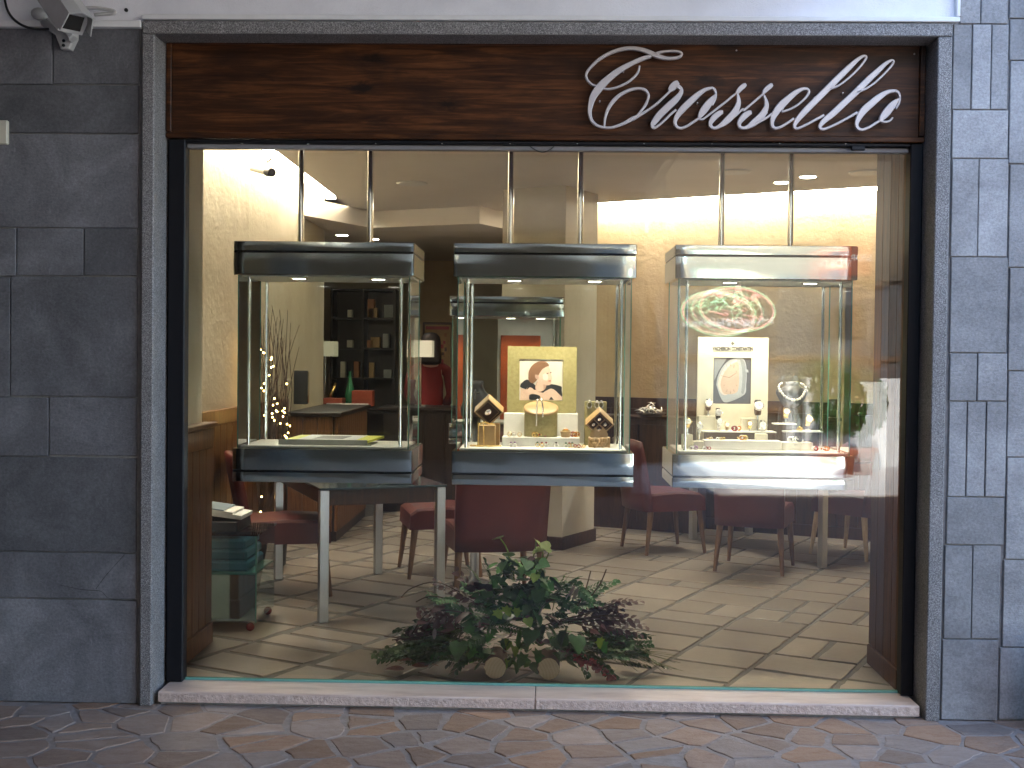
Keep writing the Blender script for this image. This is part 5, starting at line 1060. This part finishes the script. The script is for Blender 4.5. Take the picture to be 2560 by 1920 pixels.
# open ring boxes standing on a corner on leather cubes
def ringbox(px, py, half, Y, label, inner, rows):
    c = at(px, py, Y); h = half/F*(Y+CD)/math.sqrt(2); t = thing('ring_box', label, 'jewellery box', (c.x, Y, c.z), group='open ring boxes')
    M = Matrix.Translation((c.x, Y, c.z)) @ Matrix.Rotation(R(20), 4, 'X') @ Matrix.Rotation(R(45), 4, 'Y')
    mb('tan_leather').box((-h, .014, -h), (h, .07, h), .003).xf(M).build('box_body', t)
    for a, b in (((-h, -.002, h-.006), (h, .0138, h)), ((-h, -.002, -h), (h, .0138, -h+.006)), ((-h, -.002, -h+.0062), (-h+.006, .0138, h-.0062)), ((h-.006, -.002, -h+.0062), (h, .0138, h-.0062))): mb('tan_leather').box(a, b, .001).xf(M).build('rim', t)
    mb('brown_velvet').box((-h+.0065, .006, -h+.0065), (h-.0065, .0137, h-.0065)).xf(M).build('velvet_insert', t); n_ = rows
    for i in range(n_):
        for j in range(n_):
            a = (h-.010)*2/n_; x0 = -h+.010+i*a; z0 = -h+.010+j*a; fr_ = mb('tan_leather'); w2 = .0014
            for q0, q1 in (((x0, .0035, z0), (x0+a*.94, .0058, z0+w2)), ((x0, .0035, z0+a*.94-w2), (x0+a*.94, .0058, z0+a*.94)), ((x0, .0035, z0+w2), (x0+w2, .0058, z0+a*.94-w2)), ((x0+a*.94-w2, .0035, z0+w2), (x0+a*.94, .0058, z0+a*.94-w2))): fr_.box(q0, q1)
            fr_.xf(M).build('compartment', t); mb(inner).ball((x0+a*.47, .0015, z0+a*.47), a*.2, 8, (1, .5, 1.2)).xf(M).build('gem', t)
    return t
def cube(u0, u1, v0, Y, dpt, label, v1=None, mat='tan_leather'):
    a, b = R3(u0, v0, Y), R3(u1, v0, Y); return tag(mb(mat).box((a.x, Y, ZB), (b.x, Y+dpt, a.z), .003).build('leather_cube', loc=((a.x+b.x)/2, Y, ZB)), label, 'jewellery stand', 'leather cubes in the middle case')
cube(222, 408, 925, .80, .07, 'small leather cube under the left ring box, draped with chains'); cube(300, 455, 905, .88, .05, 'leather block behind the chain draped cube', mat='tan_leather'); cube(1375, 1600, 1050, .80, .06, 'leather block under the right ring box')
ringbox(*z3(340, 792), 37, .85, 'left open ring box tilted on its corner, with a silver ring', 'silver', 1); ringbox(*z3(1490, 922), 36, .85, 'right open ring box on its corner with four rings', 'silver', 2)
a, b = R3(1335, 678, .95), R3(1563, 678, .95); es = thing('earring_stand', 'upright linen stand with hanging earrings behind the right ring box', 'jewellery stand', (a.x, .95, ZB)); mb('gold_linen').box((a.x, .95, ZB), (b.x, .985, a.z), .002).build('panel', es)
for u in (1385, 1460, 1505): q = R3(u, 690, .945); torus(mb('silver'), (q.x, .944, q.z-.012), .011, .0025, nrm='y', sc=1.5).build('earring', es); mb('silver').ball((q.x, .944, q.z+.004), .008, 8).build('earring_stud', es)
for k, u in enumerate((230, 285)): strand('necklace', ['gold chain down the left edge of the small leather cube', 'gold chain down the middle of the small leather cube'][k], 'necklace', V3([(u, 905), (u+4, 1000), (u, 1100), (u+10, 1140)], .795), 'gold', .0036, group='gold chains')
strand('necklace', 'gold chain lying in front of the small leather cube', 'necklace', [(q[0], .75+.02*math.sin(k), ZB+.0045) for k, q in enumerate(catmull(V3([(150,1180),(230,1160),(300,1150),(380,1170),(470,1185)], .76), 4))], 'gold', .0042, group='gold chains')
strand('necklace', 'gold chain looped under the left ring box', 'necklace', V3([(240,915),(290,890),(340,905),(400,915)], .795), 'gold', .0045, group='gold chains')
for k, (u, v, sn, mt, l) in enumerate(((570, 1180, 'amethyst', 'silver', 'first small silver ring with a lilac stone in front of the plinth'), (610, 1160, 'amethyst', 'silver', 'second small silver ring with a lilac stone in front of the plinth'), (845, 1165, 'emerald', 'gold', 'gold ring with a green stone in front of the plinth'), (890, 1180, 'ruby', 'gold', 'ring with a dark red stone near the middle of the front row'),
    (935, 1178, 'ruby', 'silver', 'silver ring with a dark red stone right of the middle'), (1040, 1190, 'strap_dark', 'silver', 'tiny ring with a black stone in the front row'), (1140, 1160, 'emerald', 'silver', 'larger silver ring with a dark green stone'), (1175, 1185, 'ruby', 'gold', 'gold ring with a dark stone right of the green one'), (1205, 1180, 'emerald', 'gold', 'last small ring at the right of the front row'))):
    ring(*z3(u, v), .75+.012*(k % 3), l, sn, mt)
for k, (u, l) in enumerate(((555, 'thin gold ring on the left end of the white plinth'), (600, 'thin silver ring on the left of the white plinth'), (660, 'thin gold ring beside the drum on the white plinth'))): ring(*z3(u, 1040), .83, l, 'pearl', 'gold' if k != 1 else 'silver', zst+.0005)
p = R3(1138, 1060, .84); pt = thing('ring_pot', 'small round pot holding a brown stone ring on the white plinth', 'ring holder', (p.x, .84, zst)); mb('tan_leather').lathe([(.021, 0), (.024, .004), (.028, .026), (.030, .03), (.024, .031)], (p.x, .84, zst+.0005), 20).build('pot', pt); mb('amber').ball((p.x, .84, zst+.036), .016, 10, (1, .8, .6)).build('gem', pt); torus(mb('gold'), (p.x, .84, zst+.034), .018, .003, nrm='z').build('band', pt)
cluster(1440, 1075, .87, zst+.0005, ['amber', 'ruby', 'gold'], 3, .015, .012, 'ring_group', 'ruby and amber rings at the right end of the plinth', 'rings')
p = R3(1460, 1110, .78); hp = thing('heart_cushion', 'pair of small beige heart cushions at the right of the middle case', 'cushion', (p.x, .77, ZB))
for k, dx in enumerate((-.01, .03)): q = heart('tan_leather', .052); q.xf(Matrix.Translation((p.x+dx, .765+.012*k, ZB+.054)) @ Matrix.Rotation(R(180), 4, 'Y') @ Matrix.Rotation(R(-90), 4, 'X')); q.v = q.v; q.ball((p.x+dx-.010, .768+.012*k, ZB+.036), .017, 10, (1, .6, 1)).ball((p.x+dx+.010, .768+.012*k, ZB+.036), .017, 10, (1, .6, 1)).lathe([(.004, ZB), (.010, ZB+.008), (.022, ZB+.03), (.004, ZB+.032)], (p.x+dx, .768+.012*k, 0), 12, (1, .5)).build('heart', hp)
cluster(1445, 1118, .755, ZB, ['ruby', 'gold'], 4, .03, .008, 'ring_group', 'scattered red and gold trinkets at the front right', 'rings')
# dark bust with a cross pendant farther back in the shop
q = at(1190, 1010, 2.55); bu = thing('necklace_bust', 'dark bust with a cross pendant seen through the middle case', 'bust', (q.x, 2.55, ZB)); zb0 = at(1190, 1040, 2.55).z; zt0 = at(1190, 952, 2.55).z; hh = zt0-zb0
mb('bust_dark').lathe([(.13, zb0), (.135, zb0+hh*.25), (.11, zb0+hh*.5), (.06, zb0+hh*.7), (.045, zb0+hh*.85), (.05, zt0), (.03, zt0+.004)], (q.x, 2.55, 0), 20, (1, .5)).build('torso', bu)
mb('bust_dark').lathe([(.14, FZ), (.14, FZ+.02), (.03, FZ+.05), (.03, zb0-.001)], (q.x, 2.55, 0), 18).build('stand', bu); zc_ = at(1191, 985, 2.47).z; mb('silver').box((q.x-.005, 2.475, zc_-.035), (q.x+.005, 2.483, zc_+.03), .001).box((q.x-.024, 2.474, zc_+.004), (q.x+.024, 2.4825, zc_+.013), .001).build('cross_pendant', bu)

# --- right case
def R4(u, v, Y): return at(1640+u/3.95, 820+v/3.95, Y)
YS = 1.0
ws = thing('brand_stand', 'white stand with a watch print and brand lettering', 'picture stand', (R4(755, 900, YS).x, YS, ZB))
a, b = R4(415, 88, YS), R4(1100, 930, YS); ia, ib = R4(570, 292, YS), R4(937, 752, YS); yb = YS
mb('cream_card').box((a.x, yb, ib.z), (ia.x, yb+.02, ia.z)).build('frame_side', ws); mb('cream_card').box((ib.x, yb, ib.z), (b.x, yb+.02, ia.z)).build('frame_side', ws); mb('cream_card').box((a.x, yb, ia.z), (b.x, yb+.02, a.z)).build('frame_top', ws); mb('cream_card').box((a.x, yb, ZB), (b.x, yb+.02, ib.z)).build('frame_bottom', ws)
mb('p_dark').box((ia.x+.0005, yb+.006, ib.z+.0005), (ib.x-.0005, yb+.018, ia.z-.0005)).build('print', ws)
mp4 = lambda u, v: (lambda p: (p.x, p.z))(R4(u, v, YS+.006))
picture(ws, YS+.0055, [('p_steel2', [(575,300),(700,300),(620,420),(575,520)]), ('p_steel', [(595,560),(610,480),(660,380),(740,310),(830,298),(875,320),(895,420),(890,560),(870,660),(700,735),(640,690)]), ('p_hi', [(610,560),(630,480),(680,390),(750,330),(800,320),(770,420),(740,560),(700,660),(640,640)]),
 ('p_dial', [(635,560),(650,490),(700,400),(770,345),(810,345),(820,450),(815,580),(790,640),(700,655),(655,630)]), ('p_steel2', [(830,310),(870,330),(890,430),(882,560),(862,650),(840,655),(850,560),(852,430)]),
 ('p_steel', [(880,400),(910,415),(912,440),(885,435)]), ('p_steel', [(660,690),(840,640),(870,660),(700,735)]), ('p_dark', [(700,742),(850,680),(880,748),(700,750)])], mp4)
for k in range(12):
    th = 2*math.pi*k/12; u0, v0 = 735+62*math.cos(th), 500+125*math.sin(th); u1, v1 = 735+78*math.cos(th), 500+150*math.sin(th); A_, B_ = R4(u0, v0, YS), R4(u1, v1, YS); mb('ink').add([(A_.x-.0008, YS+.0019, A_.z), (A_.x+.0008, YS+.0019, A_.z), (B_.x+.0008, YS+.0019, B_.z), (B_.x-.0008, YS+.0019, B_.z)], [(0,1,2,3)]).build('print_mark', ws)
for u1, v1 in ((800, 440), (640, 470)): A_, B_ = R4(725, 490, YS), R4(u1, v1, YS); mb('ink').add([(A_.x, YS+.0015, A_.z-.001), (A_.x, YS+.0015, A_.z+.001), (B_.x, YS+.0015, B_.z+.0007), (B_.x, YS+.0015, B_.z-.0007)], [(0,1,2,3)]).build('print_hand', ws)
q = R4(758, 207, YS); to = text('VACHERON CONSTANTIN', .0205, 'ink', 'lettering', ws, (q.x, YS-.0012, q.z), (R(90), 0, 0), ext=.0003, bold=.0011); wd0 = (R4(958, 200, YS).x-R4(560, 200, YS).x); bpy.context.view_layer.update(); to.scale = (wd0/max(.01, to.dimensions.x), 1.25, 1)
q = R4(758, 232, YS); text('MANUFACTURE HORLOGERE', .006, 'ink', 'small_lettering', ws, (q.x, YS-.0012, q.z), (R(90), 0, 0), ext=.0002) if 0 else mb('ink').box((R4(565, 232, YS).x, YS-.001, q.z-.0008), (R4(945, 232, YS).x, YS-.0004, q.z+.0008)).build('fine_print', ws)
q = R4(757, 152, YS); cr = mb('ink')
for k in range(4):
    th = k*math.pi/2; c0, s0 = math.cos(th), math.sin(th)
    cr.add([(q.x+(u*c0-v*s0), YS-.001, q.z+(u*s0+v*c0)) for u, v in ((.001, -.0012), (.0105, -.0055), (.0085, 0), (.0105, .0055), (.001, .0012))], [(0,1,2,3,4)])
cr.build('cross_emblem', ws)
# glass shelves and plinths
def shelf(u0, u1, v, Y, dpt, label, mat='white_board'):
    a, b = R4(u0, v, Y), R4(u1, v, Y); t = thing('small_shelf', label, 'shelf', ((a.x+b.x)/2, Y, ZB), group='small shelves in the right case'); mb(mat).box((a.x, Y, a.z-.006), (b.x, Y+dpt, a.z), .001).build('board', t)
    mb('tan_leather' if 0 else 'brown_velvet').box((a.x+.02, Y+.02, ZB), (b.x-.02, Y+dpt-.004, a.z-.0065)).build('block', t); return a.z
S1 = shelf(465, 1190, 1016, .86, .12, 'long white shelf carrying most of the watches'); S2 = shelf(1170, 1392, 942, .90, .08, 'highest small shelf, below the pearl necklace'); S3 = shelf(1265, 1650, 1016, .86, .1, 'white shelf at the right below the gold watch')
a, b = R4(480, 1108, .76), R4(1240, 1108, .76); tag(mb('white_board').box((a.x, .76, ZB), (b.x, .855, a.z), .002).build('white_plinth', loc=(a.x, .76, ZB)), 'long white plinth at the front of the right case', 'plinth'); SP0 = a.z
a, b = R4(1255, 1090, .76), R4(1560, 1090, .76); tag(mb('cream_card').box((a.x, .78, ZB), (b.x, .85, R4(1400, 1130, .78).z), .002).build('cream_plinth', loc=(a.x, .78, ZB)), 'cream plinth at the front right of the right case', 'plinth'); SP1 = R4(1400, 1130, .78).z
for k, (u0, u1, v, Y, l) in enumerate(((262, 365, 1052, .80, 'taller cream box at the left of the right case'), (372, 478, 1118, .77, 'lower cream box beside the white plinth'), (990, 1105, 1045, .80, 'cream box standing on the white plinth'), (420, 590, 868, .93, 'white block under the watch left of the brand stand'), (845, 990, 890, .93, 'white block under the ornate watch'))):
    a, b = R4(u0, v, Y), R4(u1, v, Y); zb = ZB if k in (0, 1) else (SP0 if k == 2 else S1); tag(mb('cream_card').box((a.x, Y, zb+.0004), (b.x, Y+.05, a.z), .002).build('cream_box', loc=(a.x, Y, zb)), l, 'box', 'boxes in the right case')
# watches on curved stands
def watch(u, v, Y, zb, label, strap, case, s=1.0, dial='dial_white', tilt=0):
    c = R4(u, v, Y); t = thing('watch', label, 'watch', (c.x, Y, zb), group='watches in the right case'); c.z = max(c.z, zb+.027*s)
    M = Matrix.Translation(c) @ Matrix.Rotation(R(-18), 4, 'X') @ Matrix.Rotation(R(tilt), 4, 'Y')
    mb(case).lathe([(.013*s, -.004*s), (.017*s, -.003*s), (.017*s, .003*s), (.0145*s, .0045*s)], (0, 0, 0), 20).xf(M @ Matrix.Rotation(R(90), 4, 'X')).build('case', t); mb(dial).cyl((0, -.0046*s, 0), (0, -.0052*s, 0), .0135*s, n=18).xf(M).build('dial', t)
    b = mb('ink'); b.box((-.0005*s, -.0058*s, 0), (.0005*s, -.0054*s, .009*s)).box((0, -.0058*s, -.0004*s), (.006*s, -.0054*s, .0006*s)).xf(M).build('hands', t); mb(case).cyl((.017*s, 0, 0), (.020*s, 0, 0), .0025*s, n=8).xf(M).build('crown', t)
    path = []
    for k in range(15):
        th = R(35)+R(290)*k/14; path.append((0, .020*s-.022*s*math.cos(th), .024*s*math.sin(th)))
    sv = []; hw = .0085*s
    for q in path: sv += [(-hw, q[1], q[2]), (hw, q[1], q[2])]
    so_ = []
    for q in path: k_ = 1.12; so_ += [(-hw, .020*s+(q[1]-.020*s)*k_, q[2]*k_), (hw, .020*s+(q[1]-.020*s)*k_, q[2]*k_)]
    n = len(path); fs = []
    for i in range(n-1): a = 2*i; fs += [(a, a+1, a+3, a+2), (2*n+a, 2*n+a+2, 2*n+a+3, 2*n+a+1), (a, a+2, 2*n+a+2, 2*n+a), (a+1, 2*n+a+1, 2*n+a+3, a+3)]
    mb(strap).add(sv+so_, fs, True).xf(M).build('strap', t)
    mb('chrome').cyl((c.x, Y+.02*s, zb+.0005), (c.x, Y+.02*s, c.z-.018*s), .004*s, n=8).cyl((c.x, Y+.02*s, zb+.0005), (c.x, Y+.02*s, zb+.004), .014*s, n=14).build('stand', t); return t
za = R4(500, 868, .93).z+.0005
watch(522, 745, .955, za, 'steel watch on a dark stand, left of the watch print', 'strap_dark', 'silver', 1.15); watch(618, 835, .90, S1, 'dark strapped steel watch below the watch print', 'strap_dark', 'silver', 1.1, 'p_steel'); watch(628, 925, .885, S1, 'white strapped watch on the left half of the long shelf', 'white_board', 'silver', .95)
watch(1015, 770, .90, S1, 'large white watch at the right of the brand stand', 'strap_dark', 'silver', 1.5); watch(1290, 825, .94, S2, 'square looking gold watch below the pearl necklace', 'gold', 'gold', 1.15); watch(1515, 900, .90, S3, 'gold watch at the far right shelf', 'gold', 'gold', 1.15, tilt=12)
watch(318, 925, .82, R4(310, 1052, .80).z, 'gold watch standing on the taller cream box', 'gold', 'gold', 1.05); watch(432, 968, .80, R4(425, 1118, .77).z, 'white watch standing on the lower cream box', 'white_board', 'silver', 1.0); watch(928, 945, .885, S1, 'small gold watch in front of the white block', 'gold', 'gold', .85); watch(1055, 975, .88, S1, 'round bracelet watch at the right end of the long shelf', 'silver', 'silver', 1.2); watch(705, 955, .885, S1, 'small pale watch in the middle of the long shelf', 'tan_leather', 'gold', .8)
cluster(1640+795/3.95, 1060, .885, S1, ['ruby', 'amber', 'pearl'], 4, .018, .012, 'bracelet_group', 'coral bracelets lying on the long white shelf', 'bracelets'); cluster(1640+845/3.95, 1092, .80, SP0+.0005, ['amber', 'gold', 'pearl'], 5, .022, .011, 'bracelet_group', 'orange bracelets on the front white plinth', 'bracelets'); cluster(1640+515/3.95, 1092, .79, SP0+.0005, ['gold', 'pearl'], 3, .018, .006, 'ring_group', 'gold rings at the left end of the front plinth', 'rings'); cluster(1640+640/3.95, 1097, .79, SP0+.0005, ['silver', 'gold'], 4, .018, .006, 'ring_group', 'silver rings on the front plinth', 'rings')
cluster(1640+1430/3.95, 1065, .885, S3+.0005, ['gold'], 4, .02, .009, 'bracelet_group', 'gold bracelets left of the gold watch on the right shelf', 'bracelets'); cluster(1640+370/3.95, 1125, .745, ZB, ['amethyst', 'silver'], 4, .016, .009, 'ring_group', 'lilac rings at the front left of the right case', 'rings'); cluster(1640+490/3.95, 1125, .745, ZB, ['ruby', 'silver'], 4, .018, .008, 'ring_group', 'dark red rings in front of the lower cream box', 'rings'); cluster(1640+1390/3.95, 1100, .81, SP1+.0005, ['silver', 'pearl', 'strap_dark'], 6, .035, .012, 'bracelet_group', 'heap of silver bracelets on the cream plinth', 'bracelets'); cluster(1640+1620/3.95, 1120, .78, ZB, ['ruby', 'amber', 'pearl'], 5, .035, .010, 'bracelet_group', 'red and amber bracelets at the front right corner', 'bracelets')
# pearl necklace on its bust
q = R4(1345, 640, .98); nb = thing('necklace_bust', 'grey bust wearing the pearl necklace in the right case', 'bust', (q.x, .99, ZB)); w0 = (R4(1510, 600, .98).x-R4(1180, 600, .98).x)/2; zt0 = R4(1345, 535, .98).z; zb0 = R4(1345, 790, .98).z; hh = zt0-zb0
mb('bust_grey').lathe([(w0*.35, zb0), (w0*.62, zb0+hh*.15), (w0*.95, zb0+hh*.55), (w0*.92, zb0+hh*.7), (w0*.55, zb0+hh*.82), (w0*.42, zb0+hh*.9), (w0*.42, zt0), (w0*.25, zt0+.003)], (q.x, .99, 0), 26, (1, .42)).build('torso', nb); mb('bust_grey').cyl((q.x, .99, ZB), (q.x, .99, zb0+.01), .012, n=14).build('stand', nb)
pts = catmull([tuple(R4(u, v, Y)) for u, v, Y in ((1240,548,.955), (1210,575,.945), (1235,630,.93), (1290,690,.925), (1370,712,.925), (1430,690,.925), (1470,630,.935), (1470,575,.945), (1430,552,.955))], 6)
strand('pearl_necklace', 'pearl necklace on the grey bust in the right case', 'necklace', pts, 'pearl', .0075)
S.render.film_transparent = False
